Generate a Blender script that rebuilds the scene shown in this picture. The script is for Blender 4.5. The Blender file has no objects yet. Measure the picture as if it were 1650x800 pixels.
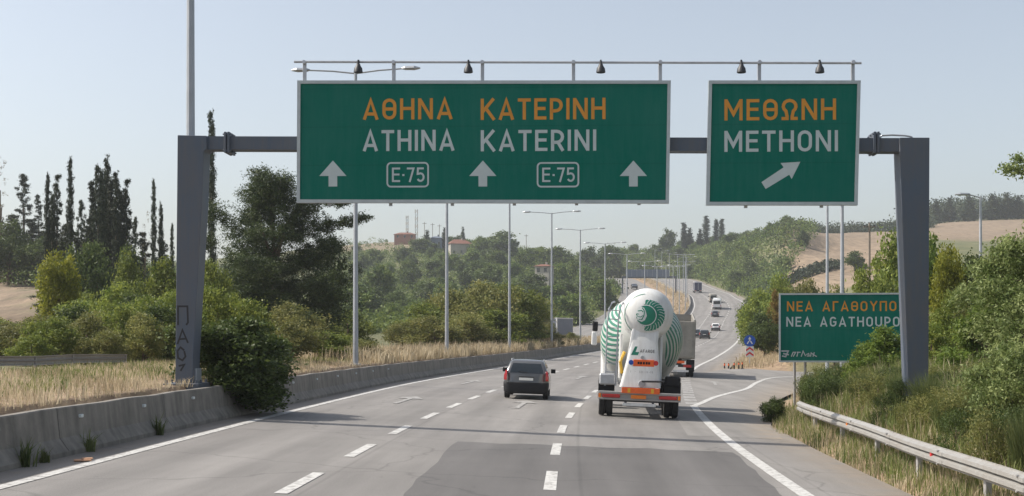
import bpy, math, random
import numpy as np
from mathutils import Vector, Matrix
R = math.radians
scene = bpy.context.scene
COL = scene.collection

# ------------------------------------------------------------------ camera, sky, sun, exposure
F, HC, HY = 2140.0, 2.4, 540.0                  # focal length in photo pixels, eye height, horizon row
cam_d = bpy.data.cameras.new('camera')
cam = bpy.data.objects.new('camera', cam_d); COL.objects.link(cam)
cam_d.sensor_width = 36.0; cam_d.lens = F/1650*36.0
cam_d.shift_y = 140.0/1650
cam_d.clip_start = 0.5; cam_d.clip_end = 12000
cam.location = (0, 0, HC); cam.rotation_euler = (R(90), 0, 0)
scene.camera = cam

SUN_EL = R(45); AHEAD = R(4.6)                    # sun over the left shoulder of the road, a touch ahead
to_sun = Vector((-math.cos(SUN_EL)*math.cos(AHEAD), math.cos(SUN_EL)*math.sin(AHEAD), math.sin(SUN_EL)))
world = bpy.data.worlds.new('World'); scene.world = world; world.use_nodes = True
wn = world.node_tree.nodes; wl = world.node_tree.links
sky = wn.new('ShaderNodeTexSky'); sky.sky_type = 'NISHITA'; sky.sun_disc = False
sky.sun_elevation = SUN_EL
sky.sun_rotation = math.atan2(to_sun.x, to_sun.y)
sky.air_density = 1.0; sky.dust_density = 2.6; sky.ozone_density = 0.6; sky.altitude = 50
bg = wn['Background']; bg.inputs['Strength'].default_value = 0.15
hsv = wn.new('ShaderNodeHueSaturation'); hsv.inputs['Value'].default_value = .82; hsv.inputs['Saturation'].default_value = .6     # a hot hazy sky, paler than clear air
wl.new(sky.outputs[0], hsv.inputs['Color']); wl.new(hsv.outputs[0], bg.inputs['Color'])
sd = bpy.data.lights.new('sun', 'SUN'); sd.energy = 3.9; sd.angle = R(0.6); sd.color = (1.0, 0.93, 0.83)
so = bpy.data.objects.new('sun', sd); COL.objects.link(so)
so.rotation_euler = to_sun.to_track_quat('Z', 'Y').to_euler()
vs = scene.view_settings
vs.view_transform = 'Standard'; vs.look = 'None'; vs.gamma = 1.0; vs.use_curve_mapping = False
vs.exposure = 0.5
cy = scene.cycles
cy.max_bounces = 6; cy.diffuse_bounces = 3; cy.glossy_bounces = 3; cy.transmission_bounces = 4
cy.volume_bounces = 1; cy.transparent_max_bounces = 8
cy.use_denoising = True

# ------------------------------------------------------------------ helpers
def pchip(xs, ys):
    xs = np.array(xs, float); ys = np.array(ys, float)
    h = np.diff(xs); d = np.diff(ys)/h
    m = np.zeros_like(ys); m[0] = d[0]; m[-1] = d[-1]
    for i in range(1, len(xs)-1):
        if d[i-1]*d[i] > 0:
            w1 = 2*h[i]+h[i-1]; w2 = h[i]+2*h[i-1]
            m[i] = (w1+w2)/(w1/d[i-1]+w2/d[i])
    def f(x):
        x = np.clip(np.asarray(x, float), xs[0], xs[-1])
        i = np.clip(np.searchsorted(xs, x)-1, 0, len(xs)-2)
        t = (x-xs[i])/h[i]
        return ((2*t**3-3*t**2+1)*ys[i] + (t**3-2*t**2+t)*h[i]*m[i] + (-2*t**3+3*t**2)*ys[i+1] + (t**3-t**2)*h[i]*m[i+1])
    return f
def ss(a, b, x):
    t = np.clip((np.asarray(x, float)-a)/(b-a), 0, 1)
    return t*t*(3-2*t)

class MB:
    """collects shapes; build() links them as ONE mesh object"""
    def __init__(s): s.v = []; s.f = []; s.uv = None
    def add(s, vs, fs):
        n = len(s.v); s.v += [tuple(v) for v in vs]; s.f += [tuple(i+n for i in f) for f in fs]
    def box(s, x0, x1, y0, y1, z0, z1, bev=0.0, M=None):
        if bev > 0:
            b = min(bev, (x1-x0)*.45, (y1-y0)*.45, (z1-z0)*.45)
            vs = []
            for sx in (0, 1):
                for sy in (0, 1):
                    for sz in (0, 1):
                        X = (x0, x1)[sx]; Y = (y0, y1)[sy]; Z = (z0, z1)[sz]
                        ix = X+(b if sx == 0 else -b); iy = Y+(b if sy == 0 else -b); iz = Z+(b if sz == 0 else -b)
                        vs += [(X, iy, iz), (ix, Y, iz), (ix, iy, Z)]
            I = lambda a, b_, c, k: (a*4+b_*2+c)*3+k
            fs = []
            for a in (0, 1):
                fs.append(tuple(I(a, p, q, 0) for p, q in ((0,0),(1,0),(1,1),(0,1))))
                fs.append(tuple(I(p, a, q, 1) for p, q in ((0,0),(1,0),(1,1),(0,1))))
                fs.append(tuple(I(p, q, a, 2) for p, q in ((0,0),(1,0),(1,1),(0,1))))
            for a in (0, 1):
                for c in (0, 1):
                    fs.append((I(a,c,0,0), I(a,c,1,0), I(a,c,1,1), I(a,c,0,1)))
                    fs.append((I(a,0,c,0), I(a,1,c,0), I(a,1,c,2), I(a,0,c,2)))
                    fs.append((I(0,a,c,1), I(1,a,c,1), I(1,a,c,2), I(0,a,c,2)))
            for a in (0, 1):
                for c in (0, 1):
                    for d in (0, 1): fs.append((I(a,c,d,0), I(a,c,d,1), I(a,c,d,2)))
        else:
            vs = [(x, y, z) for x in (x0, x1) for y in (y0, y1) for z in (z0, z1)]
            fs = [(0,1,3,2), (4,6,7,5), (0,4,5,1), (2,3,7,6), (0,2,6,4), (1,5,7,3)]
        if M is not None: vs = [M @ Vector(v) for v in vs]
        s.add(vs, fs)
    def prism(s, pts, y0, y1):
        """polygon of (x, z) extruded from y0 to y1"""
        n = len(pts)
        vs = [(x, y0, z) for x, z in pts] + [(x, y1, z) for x, z in pts]
        fs = [tuple(range(n)), tuple(range(2*n-1, n-1, -1))] + [(i, i+n, (i+1) % n+n, (i+1) % n) for i in range(n)]
        s.add(vs, fs)
    def loft(s, rings, caps=True, close=True):
        n = len(rings[0]); vs = [p for r in rings for p in r]; fs = []
        for k in range(len(rings)-1):
            for i in range(n if close else n-1):
                j = (i+1) % n
                fs.append((k*n+i, k*n+j, (k+1)*n+j, (k+1)*n+i))
        if caps:
            fs.append(tuple(range(n-1, -1, -1))); m = (len(rings)-1)*n
            fs.append(tuple(range(m, m+n)))
        s.add(vs, fs)
    def tube(s, path, rad, n=8, caps=True):
        path = [Vector(p) for p in path]
        if not hasattr(rad, '__len__'): rad = [rad]*len(path)
        rings = []; up = Vector((0.13, 0.31, 0.94))
        for i, p in enumerate(path):
            t = (path[min(i+1, len(path)-1)]-path[max(i-1, 0)]).normalized()
            u = up if abs(t.dot(up)) < .95 else Vector((1, 0, 0))
            a = t.cross(u).normalized(); b = t.cross(a)
            rings.append([p+(a*math.cos(2*math.pi*k/n)+b*math.sin(2*math.pi*k/n))*rad[i] for k in range(n)])
        s.loft(rings, caps)
    def lathe(s, prof, n=20, M=None, axis='z'):
        """profile of (radius, height) turned round the axis"""
        rings = []
        for r, h in prof:
            ring = []
            for k in range(n):
                a = 2*math.pi*k/n; c, d = r*math.cos(a), r*math.sin(a)
                p = Vector((c, d, h)) if axis == 'z' else (Vector((h, c, d)) if axis == 'x' else Vector((c, h, d)))
                ring.append(M @ p if M is not None else p)
            rings.append(ring)
        s.loft(rings)
    def ribbon(s, pts, w, put, closed=False):
        """flat stroke of width w along 2D pts, each corner placed by put(x, z)"""
        P = [Vector((p[0], p[1])) for p in pts]; n = len(P); L = []
        for i in range(n):
            if closed: a, b = P[i-1], P[(i+1) % n]
            else: a, b = P[max(i-1, 0)], P[min(i+1, n-1)]
            d0 = (P[i]-a).normalized() if (P[i]-a).length > 1e-9 else (b-P[i]).normalized()
            d1 = (b-P[i]).normalized() if (b-P[i]).length > 1e-9 else d0
            t = d0+d1
            t = t.normalized() if t.length > 1e-6 else d0
            nn = Vector((-t.y, t.x)); c = max(abs(nn.dot(Vector((-d0.y, d0.x)))), .45)
            o = nn*(w/2/c)
            L += [put(*(P[i]+o)), put(*(P[i]-o))]
        fs = [(2*i, 2*i+1, 2*i+3, 2*i+2) for i in range(n-1)]
        if closed: fs.append((2*n-2, 2*n-1, 1, 0))
        s.add(L, fs)
    def build(s, name, mat, parent=None, smooth=False):
        me = bpy.data.meshes.new(name); me.from_pydata(s.v, [], s.f); me.update()
        me.materials.append(mat)
        if smooth: me.shade_smooth() if hasattr(me, 'shade_smooth') else None
        return link(name, me, parent)

def fix_normals(me):
    import bmesh
    b = bmesh.new(); b.from_mesh(me); bmesh.ops.recalc_face_normals(b, faces=b.faces); b.to_mesh(me); b.free()
def link(name, me, parent=None):
    o = bpy.data.objects.new(name, me); COL.objects.link(o)
    if parent is not None: o.parent = parent
    return o
def smooth_by_angle(o, deg=40):
    import bmesh
    me = o.data; fix_normals(me); me.shade_smooth()
    b = bmesh.new(); b.from_mesh(me)
    for e in b.edges:
        if len(e.link_faces) == 2 and e.calc_face_angle(0) > R(deg): e.smooth = False
    b.to_mesh(me); b.free()
    return o
def tag(o, label=None, cat=None, group=None, kind=None):
    if label: o['label'] = label
    if cat: o['category'] = cat
    if group: o['group'] = group
    if kind: o['kind'] = kind
    return o
def thing(name, label, cat, loc=(0, 0, 0), rz=0.0, group=None):
    o = bpy.data.objects.new(name, None); COL.objects.link(o); o.empty_display_size = .3
    o.location = loc; o.rotation_euler = (0, 0, rz)
    return tag(o, label, cat, group)
def copy_tree(o, parent=None):
    c = o.copy(); COL.objects.link(c)
    if parent is not None: c.parent = parent
    for ch in list(o.children): copy_tree(ch, c)
    return c
def at(px, py, Y): return Vector(((px-825)/F*Y, Y, HC+(HY-py)/F*Y))

# ------------------------------------------------------------------ materials
def nodes(name):
    m = bpy.data.materials.new(name); m.use_nodes = True
    nt = m.node_tree; return m, nt, nt.nodes, nt.links, nt.nodes['Principled BSDF']
def plain(name, col, rough=.6, metal=0.0, var=.12, scale=3.0, bump=0.0, coat=0.0, spec=.5):
    """base colour broken up by two octaves of object-space noise"""
    m, nt, N, L, p = nodes(name)
    tc = N.new('ShaderNodeTexCoord'); no = N.new('ShaderNodeTexNoise')
    no.inputs['Scale'].default_value = scale; no.inputs['Detail'].default_value = 6; no.inputs['Roughness'].default_value = .65
    L.new(tc.outputs['Object'], no.inputs['Vector'])
    mx = N.new('ShaderNodeMix'); mx.data_type = 'RGBA'
    lo = [max(0, c*(1-var)) for c in col]; hi = [min(1, c*(1+var)) for c in col]
    mx.inputs[6].default_value = (*lo, 1); mx.inputs[7].default_value = (*hi, 1)
    rg = N.new('ShaderNodeMapRange'); rg.inputs[1].default_value = .3; rg.inputs[2].default_value = .7
    L.new(no.outputs['Fac'], rg.inputs[0]); L.new(rg.outputs[0], mx.inputs[0]); L.new(mx.outputs[2], p.inputs['Base Color'])
    p.inputs['Roughness'].default_value = rough; p.inputs['Metallic'].default_value = metal
    p.inputs['Specular IOR Level'].default_value = spec
    if coat: p.inputs['Coat Weight'].default_value = coat; p.inputs['Coat Roughness'].default_value = .08
    if bump:
        b = N.new('ShaderNodeBump'); b.inputs['Strength'].default_value = bump; b.inputs['Distance'].default_value = .02
        L.new(no.outputs['Fac'], b.inputs['Height']); L.new(b.outputs[0], p.inputs['Normal'])
    return m
def leafmat(name, ca, cb, trans=.35, rough=.55, rnd=.25):
    m, nt, N, L, p = nodes(name)
    a = N.new('ShaderNodeAttribute'); a.attribute_name = 'tint'
    oi = N.new('ShaderNodeObjectInfo')
    mx = N.new('ShaderNodeMix'); mx.data_type = 'RGBA'
    mx.inputs[6].default_value = (*ca, 1); mx.inputs[7].default_value = (*cb, 1)
    L.new(a.outputs['Fac'], mx.inputs[0])
    mr = N.new('ShaderNodeMapRange'); mr.inputs[3].default_value = 1-rnd; mr.inputs[4].default_value = 1+rnd
    L.new(oi.outputs['Random'], mr.inputs[0])
    hs = N.new('ShaderNodeHueSaturation'); L.new(mx.outputs[2], hs.inputs['Color']); L.new(mr.outputs[0], hs.inputs['Value'])
    L.new(hs.outputs[0], p.inputs['Base Color']); p.inputs['Roughness'].default_value = rough
    p.inputs['Specular IOR Level'].default_value = .3
    t = N.new('ShaderNodeBsdfTranslucent')
    h2 = N.new('ShaderNodeHueSaturation'); h2.inputs['Value'].default_value = 1.35; h2.inputs['Hue'].default_value = .49
    L.new(hs.outputs[0], h2.inputs['Color']); L.new(h2.outputs[0], t.inputs['Color'])
    ms = N.new('ShaderNodeMixShader'); ms.inputs[0].default_value = trans
    out = N['Material Output']
    L.new(p.outputs[0], ms.inputs[1]); L.new(t.outputs[0], ms.inputs[2]); L.new(ms.outputs[0], out.inputs['Surface'])
    return m
def asphalt(name, base, tracks=True, seed=0.0):
    m, nt, N, L, p = nodes(name)
    uv = N.new('ShaderNodeUVMap'); uv.uv_map = 'road'
    def noise(scale, detail, vec, rough=.6):
        n = N.new('ShaderNodeTexNoise'); n.inputs['Scale'].default_value = scale; n.inputs['Detail'].default_value = detail
        n.inputs['Roughness'].default_value = rough; L.new(vec, n.inputs['Vector']); return n.outputs['Fac']
    def mapr(x, a, b, c, d):
        r = N.new('ShaderNodeMapRange'); r.inputs[1].default_value = a; r.inputs[2].default_value = b
        r.inputs[3].default_value = c; r.inputs[4].default_value = d; L.new(x, r.inputs[0]); return r.outputs[0]
    def mul(a, b):
        q = N.new('ShaderNodeMath'); q.operation = 'MULTIPLY'; L.new(a, q.inputs[0]); L.new(b, q.inputs[1]); return q.outputs[0]
    mp = N.new('ShaderNodeMapping'); mp.inputs['Scale'].default_value = (1.0, .06, 1); mp.inputs['Location'].default_value = (seed, seed, 0)
    L.new(uv.outputs[0], mp.inputs[0])
    streak = mapr(noise(1.1, 4, mp.outputs[0]),   .3, .7, .8, 1.17)
    blot = mapr(noise(.35, 5, uv.outputs[0]), .3, .7, .9, 1.1)
    grain = mapr(noise(38, 3, uv.outputs[0], .8), .25, .75, .72, 1.28)
    v = mul(mul(streak, blot), grain)
    if tracks:
        sx = N.new('ShaderNodeSeparateXYZ'); L.new(uv.outputs[0], sx.inputs[0])
        a = N.new('ShaderNodeMath'); a.operation = 'MULTIPLY'; a.inputs[1].default_value = 2*math.pi*2/4.05; L.new(sx.outputs[0], a.inputs[0])
        c = N.new('ShaderNodeMath'); c.operation = 'COSINE'; L.new(a.outputs[0], c.inputs[0])
        v = mul(v, mapr(c.outputs[0], -1, 1, .93, 1.07))
        # dark seams where the paving lanes meet, broken by wear, and oil drips down the lane centres
        sm = N.new('ShaderNodeMath'); sm.operation = 'MULTIPLY'; sm.inputs[1].default_value = 2*math.pi/4.05; L.new(sx.outputs[0], sm.inputs[0])
        sc = N.new('ShaderNodeMath'); sc.operation = 'COSINE'; L.new(sm.outputs[0], sc.inputs[0])
        seam = mapr(sc.outputs[0], .9975, 1.0, 1.0, .84); v = mul(v, seam)
        mp2 = N.new('ShaderNodeMapping'); mp2.inputs['Scale'].default_value = (1.0, .22, 1); L.new(uv.outputs[0], mp2.inputs[0])
        v = mul(v, mapr(noise(3.2, 3, mp2.outputs[0], .7), .66, .74, 1.0, .8))
        # fine dark tar cracks
        vo = N.new('ShaderNodeTexVoronoi'); vo.feature = 'DISTANCE_TO_EDGE'; vo.inputs['Scale'].default_value = .16
        nz = N.new('ShaderNodeTexNoise'); nz.inputs['Scale'].default_value = .8; L.new(uv.outputs[0], nz.inputs['Vector'])
        ad = N.new('ShaderNodeVectorMath'); ad.operation = 'ADD'; L.new(uv.outputs[0], ad.inputs[0]); L.new(nz.outputs['Color'], ad.inputs[1])
        L.new(ad.outputs[0], vo.inputs['Vector'])
        v = mul(v, mapr(vo.outputs['Distance'], .0, .008, .74, 1.0))
    # pale brown dust blown onto the paved edges
    da = N.new('ShaderNodeAttribute'); da.attribute_name = 'dust'
    dm = mul(da.outputs['Fac'], mapr(noise(1.3, 6, uv.outputs[0], .7), .32, .62, .25, 1.0))
    dc = N.new('ShaderNodeMix'); dc.data_type = 'RGBA'; dc.inputs[6].default_value = (*base, 1); dc.inputs[7].default_value = (.25, .205, .155, 1); L.new(dm, dc.inputs[0])
    cm = N.new('ShaderNodeMix'); cm.data_type = 'RGBA'; cm.blend_type = 'MULTIPLY'; cm.inputs[0].default_value = 1
    L.new(dc.outputs[2], cm.inputs[6]); L.new(v, cm.inputs[7]); L.new(cm.outputs[2], p.inputs['Base Color'])
    p.inputs['Roughness'].default_value = .82
    b = N.new('ShaderNodeBump'); b.inputs['Strength'].default_value = .35; b.inputs['Distance'].default_value = .006
    L.new(noise(55, 2, uv.outputs[0]), b.inputs['Height']); L.new(b.outputs[0], p.inputs['Normal'])
    return m
def paintmat(name='road_paint', k=1.0, pos=.36):
    m, nt, N, L, p = nodes(name)
    g = N.new('ShaderNodeNewGeometry'); n = N.new('ShaderNodeTexNoise'); n.inputs['Scale'].default_value = 6; n.inputs['Detail'].default_value = 8
    n.inputs['Roughness'].default_value = .75
    L.new(g.outputs['Position'], n.inputs['Vector'])
    r = N.new('ShaderNodeValToRGB'); r.color_ramp.elements[0].position = pos; r.color_ramp.elements[0].color = (.22, .21, .2, 1)
    r.color_ramp.elements[1].position = pos+.16; r.color_ramp.elements[1].color = (.54*k, .535*k, .515*k, 1)
    L.new(n.outputs['Fac'], r.inputs[0]); L.new(r.outputs[0], p.inputs['Base Color']); p.inputs['Roughness'].default_value = .7
    return m
def concretemat(name, base):
    m, nt, N, L, p = nodes(name)
    g = N.new('ShaderNodeNewGeometry')
    n = N.new('ShaderNodeTexNoise'); n.inputs['Scale'].default_value = 1.6; n.inputs['Detail'].default_value = 8; n.inputs['Roughness'].default_value = .7
    L.new(g.outputs['Position'], n.inputs['Vector'])
    mp = N.new('ShaderNodeMapping'); mp.inputs['Scale'].default_value = (3.5, 3.5, .35); L.new(g.outputs['Position'], mp.inputs[0])
    n2 = N.new('ShaderNodeTexNoise'); n2.inputs['Scale'].default_value = 1.2; n2.inputs['Detail'].default_value = 5; L.new(mp.outputs[0], n2.inputs['Vector'])
    r = N.new('ShaderNodeValToRGB'); r.color_ramp.elements[0].position = .28; r.color_ramp.elements[0].color = (*[c*.38 for c in base], 1)
    r.color_ramp.elements[1].position = .62; r.color_ramp.elements[1].color = (*[min(1, c*1.12) for c in base], 1)
    av = N.new('ShaderNodeMath'); av.operation = 'ADD'; L.new(n.outputs['Fac'], av.inputs[0]); L.new(n2.outputs['Fac'], av.inputs[1])
    hf = N.new('ShaderNodeMath'); hf.operation = 'MULTIPLY'; hf.inputs[1].default_value = .5; L.new(av.outputs[0], hf.inputs[0])
    L.new(hf.outputs[0], r.inputs[0]); L.new(r.outputs[0], p.inputs['Base Color']); p.inputs['Roughness'].default_value = .85
    b = N.new('ShaderNodeBump'); b.inputs['Strength'].default_value = .3; b.inputs['Distance'].default_value = .01
    L.new(n.outputs['Fac'], b.inputs['Height']); L.new(b.outputs[0], p.inputs['Normal'])
    return m
def groundmat():
    """three soils by the 'zone' colour attribute: r = dry field, g = green ground cover, b = bare earth"""
    m, nt, N, L, p = nodes('ground_soil')
    a = N.new('ShaderNodeAttribute'); a.attribute_name = 'zone'
    sx = N.new('ShaderNodeSeparateColor'); L.new(a.outputs['Color'], sx.inputs[0])
    g = N.new('ShaderNodeNewGeometry')
    n = N.new('ShaderNodeTexNoise'); n.inputs['Scale'].default_value = .12; n.inputs['Detail'].default_value = 10; n.inputs['Roughness'].default_value = .7
    L.new(g.outputs['Position'], n.inputs['Vector'])
    n2 = N.new('ShaderNodeTexNoise'); n2.inputs['Scale'].default_value = 2.5; n2.inputs['Detail'].default_value = 6; L.new(g.outputs['Position'], n2.inputs['Vector'])
    def ramp(fac, c0, c1):
        r = N.new('ShaderNodeValToRGB'); r.color_ramp.elements[0].position = .35; r.color_ramp.elements[1].position = .65
        r.color_ramp.elements[0].color = (*c0, 1); r.color_ramp.elements[1].color = (*c1, 1); L.new(fac, r.inputs[0]); return r.outputs[0]
    scrub = ramp(n.outputs['Fac'], (.075, .09, .032), (.16, .15, .07))
    mpf = N.new('ShaderNodeMapping'); mpf.inputs['Scale'].default_value = (.9, .06, .9); mpf.inputs['Rotation'].default_value = (0, 0, .5); L.new(g.outputs['Position'], mpf.inputs[0])
    n3 = N.new('ShaderNodeTexNoise'); n3.inputs['Scale'].default_value = .8; n3.inputs['Detail'].default_value = 8; n3.inputs['Roughness'].default_value = .75; L.new(mpf.outputs[0], n3.inputs['Vector'])
    field = ramp(n3.outputs['Fac'], (.135, .1, .066), (.29, .215, .145))
    earth = ramp(n2.outputs['Fac'], (.19, .13, .085), (.33, .24, .15))
    def mix(f, x, y):
        q = N.new('ShaderNodeMix'); q.data_type = 'RGBA'; L.new(f, q.inputs[0]); L.new(x, q.inputs[6]); L.new(y, q.inputs[7]); return q.outputs[2]
    c = mix(sx.outputs[2], mix(sx.outputs[0], scrub, field), earth)
    L.new(c, p.inputs['Base Color']); p.inputs['Roughness'].default_value = .95
    b = N.new('ShaderNodeBump'); b.inputs['Strength'].default_value = .6; b.inputs['Distance'].default_value = .1
    L.new(n2.outputs['Fac'], b.inputs['Height']); L.new(b.outputs[0], p.inputs['Normal'])
    return m

def weathered(name, base, rough, dirt, amount, spec=.3, metal=0.0, sheets=0.0):
    """painted metal with rain streaks, grime and (for signs) the joints between sheets"""
    m, nt, N, L, p = nodes(name)
    tc = N.new('ShaderNodeTexCoord'); mp = N.new('ShaderNodeMapping'); mp.inputs['Scale'].default_value = (5, 5, .45); L.new(tc.outputs['Object'], mp.inputs[0])
    a = N.new('ShaderNodeTexNoise'); a.inputs['Scale'].default_value = 1.4; a.inputs['Detail'].default_value = 7; a.inputs['Roughness'].default_value = .7; L.new(mp.outputs[0], a.inputs['Vector'])
    b = N.new('ShaderNodeTexNoise'); b.inputs['Scale'].default_value = .7; b.inputs['Detail'].default_value = 8; b.inputs['Roughness'].default_value = .7; L.new(tc.outputs['Object'], b.inputs['Vector'])
    s = N.new('ShaderNodeMath'); s.operation = 'ADD'; L.new(a.outputs['Fac'], s.inputs[0]); L.new(b.outputs['Fac'], s.inputs[1])
    r = N.new('ShaderNodeMapRange'); r.inputs[1].default_value = .8; r.inputs[2].default_value = 1.35; r.inputs[3].default_value = 0; r.inputs[4].default_value = amount; L.new(s.outputs[0], r.inputs[0])
    mx = N.new('ShaderNodeMix'); mx.data_type = 'RGBA'; mx.inputs[6].default_value = (*base, 1); mx.inputs[7].default_value = (*dirt, 1); L.new(r.outputs[0], mx.inputs[0]); out = mx.outputs[2]
    if sheets:
        sx = N.new('ShaderNodeSeparateXYZ'); L.new(tc.outputs['Object'], sx.inputs[0])
        mm = N.new('ShaderNodeMath'); mm.operation = 'PINGPONG'; mm.inputs[1].default_value = sheets/2; L.new(sx.outputs[2], mm.inputs[0])
        q = N.new('ShaderNodeMapRange'); q.inputs[1].default_value = 0; q.inputs[2].default_value = .02; q.inputs[3].default_value = .86; q.inputs[4].default_value = 1; L.new(mm.outputs[0], q.inputs[0])
        ml = N.new('ShaderNodeMix'); ml.data_type = 'RGBA'; ml.blend_type = 'MULTIPLY'; ml.inputs[0].default_value = 1; L.new(out, ml.inputs[6]); L.new(q.outputs[0], ml.inputs[7]); out = ml.outputs[2]
    L.new(out, p.inputs['Base Color']); p.inputs['Roughness'].default_value = rough; p.inputs['Metallic'].default_value = metal; p.inputs['Specular IOR Level'].default_value = spec
    return m
M = dict(
    road=asphalt('asphalt', (.2, .19, .18)), ramp=asphalt('asphalt_ramp', (.21, .2, .188), False, 7.0),
    patch=asphalt('asphalt_patch', (.112, .107, .104), True, 3.0), paint=paintmat(), worn=paintmat('road_paint_worn', .78, .44),
    concrete=concretemat('concrete', (.215, .198, .172)), ground=groundmat(),
    steel=plain('galvanised_steel', (.42, .43, .45), .45, .55, .15, 4), pole=plain('pole_steel', (.36, .38, .41), .5, .35, .1, 3),
    rail=weathered('guardrail_steel', (.36, .36, .35), .5, (.2, .16, .12), .6, .4, .2), railpost=plain('guardrail_post', (.35, .34, .33), .6, .3),
    gantry=weathered('gantry_paint', (.085, .108, .145), .55, (.15, .125, .1), .55), gframe=plain('sign_frame', (.42, .46, .47), .5, .2, .1, 4),
    green=weathered('sign_green', (.0, .125, .09), .6, (.04, .17, .14), .45, .12, 0, .94), white=plain('sign_white', (.62, .66, .66), .5, 0, .06, 3),
    orange=plain('sign_orange', (.58, .24, .02), .5, 0, .08, 3), swhite=plain('sign_lettering', (.47, .53, .53), .6, 0, .06, 3, spec=.2), back=plain('sign_back', (.3, .32, .34), .6, .2),
    dark=plain('dark_metal', (.035, .036, .04), .5, .2), graffiti=plain('graffiti_black', (.02, .02, .024), .6),
    rubber=plain('tyre_rubber', (.022, .022, .023), .85, 0, .2, 8), rim=plain('wheel_rim', (.35, .35, .36), .4, .6),
    glass=plain('tinted_glass', (.012, .018, .022), .06, 0, .05, 2, coat=.6), chrome=plain('bright_metal', (.6, .6, .6), .3, .7),
    red=plain('tail_red', (.42, .02, .02), .25, 0, .1, 6, coat=.5), amber=plain('amber_lens', (.75, .2, .02), .3, 0, .1),
    redorange=plain('reflective_orange', (.8, .13, .02), .45, 0, .12, 9), blue=plain('sign_blue', (.01, .08, .42), .5, 0, .06, 3),
    redsign=plain('sign_red', (.55, .03, .03), .5), plate=plain('number_plate', (.75, .75, .72), .5, 0, .1, 20),
    trw=weathered('truck_white', (.72, .73, .73), .38, (.36, .34, .3), .6, .4), trg=plain('mixer_green', (.012, .2, .13), .4, 0, .15, 3),
    bark=plain('bark', (.13, .095, .065), .9, 0, .35, 6, .8), wood=plain('weathered_post', (.2, .17, .14), .9, 0, .2),
    plaster=plain('house_plaster', (.34, .32, .28), .85, 0, .1, .8), rooft=plain('roof_tiles', (.17, .07, .045), .8, 0, .2, 2),
    pink=plain('house_red_plaster', (.26, .12, .085), .85, 0, .12, .8), shed=plain('shed_roof', (.15, .18, .23), .6, .2, .1, .3),
    beige=plain('beige_wall', (.38, .32, .25), .85, 0, .15, .5), litter=plain('brown_card', (.45, .26, .16), .9),
    tarp=plain('tipper_body', (.27, .255, .225), .6, .15, .18, 1.5), blackp=plain('black_plastic', (.013, .013, .015), .6, 0, .15, 5, spec=.25),
    yellow=plain('yellow_paint', (.7, .42, .03), .5),
    lf_shrub=leafmat('leaves_shrub', (.075, .12, .02), (.22, .25, .05)), lf_olive=leafmat('leaves_olive', (.085, .11, .028), (.24, .23, .075)),
    lf_dark=leafmat('leaves_dark', (.038, .066, .016), (.1, .135, .035), .28), lf_pine=leafmat('needles_pine', (.022, .048, .015), (.1, .135, .035), .22),
    lf_cyp=leafmat('needles_cypress', (.02, .035, .019), (.055, .068, .034), .14), lf_yel=leafmat('leaves_yellowgreen', (.1, .125, .014), (.25, .25, .03), .42),
    lf_lime=leafmat('leaves_bright', (.06, .11, .018), (.18, .24, .045), .42), lf_white=leafmat('leaves_silver', (.075, .115, .026), (.33, .38, .16), .38),
    lf_far2=leafmat('leaves_far_dark', (.028, .05, .018), (.085, .11, .035), .3), lf_far=leafmat('leaves_far', (.045, .09, .02), (.16, .2, .045), .3), lf_conif=leafmat('needles_far', (.02, .036, .018), (.05, .066, .03), .12),
    lf_gold=leafmat('leaves_rusty', (.16, .11, .02), (.3, .21, .05), .35),
    dry=leafmat('dry_grass', (.29, .235, .14), (.54, .465, .32), .35, .7, 0.0), grn=leafmat('green_grass', (.07, .11, .026), (.2, .225, .07), .35, .6, 0.0),
    broom=leafmat('broom_stems', (.05, .078, .024), (.15, .17, .06), .3, .6, .2),
    lf_brown=leafmat('twigs_brown', (.1, .08, .045), (.21, .17, .09), .2),
)
# ------------------------------------------------------------------ the lie of the land
xl = pchip([-30,10,20,35,57,80,103,126,148,172,230,310,370,450,560,700], [-9.0,-8.2,-7.8,-7.1,-5.6,-2.8,.9,5,8.9,13.3,25,39.6,50,57,57.5,50])   # foot of the barrier
xr = pchip([-30,10,21.3,31.7,49.7,65,85,100,125,145,230,310,370,390,450,560,700], [3.6,4.3,4.73,5.27,6.8,8.6,11.2,13.8,19,23,39.4,54,64.7,66,71.5,72,64.5])   # right edge line
zc = pchip([-30,0,40,83,150,230,267,320,390,450,560,620,700,900], [0,0,0,.1,.5,1.8,3.3,6.3,13,16.9,26,28,28,24])
cf = pchip([-30,70,110,200,900], [.04,.04,.02,0,0])
def RZ(X, Y):
    """road surface height, with its crossfall"""
    mid = np.where(np.asarray(Y) < 60, 0.0, 0.0) + ss(60, 140, Y)*(xl(Y)+xr(Y))/2
    return zc(Y) - cf(Y)*(np.asarray(X, float)-mid)
def gp(px, py):
    """where the sight line through a photo pixel meets the road surface"""
    k = (px-825)/F; lo, hi = 5.0, 600.0
    Y = 30.0
    prev = None
    for Yt in np.geomspace(6, 640, 900):
        d = HC+(HY-py)/F*Yt-float(RZ(k*Yt, Yt))
        if prev is not None and d <= 0:
            Y0, d0 = prev; Y = Y0+(Yt-Y0)*d0/(d0-d); break
        prev = (Yt, d)
    return Vector((k*Y, Y, float(RZ(k*Y, Y))))
ramp_out = [(6.95,34),(7.5,38.5),(8.5,43),(9.7,49),(11.2,56),(15.3,70),(20.5,82),(28,91),(40,98),(60,103)]
ramp_in = [(4.5,34),(5.2,42),(5.9,49),(7.0,58),(9.5,75),(13.0,90),(16.5,99.5),(22,103),(32,107),(60,113)]
_ro = np.array(ramp_out)
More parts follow.
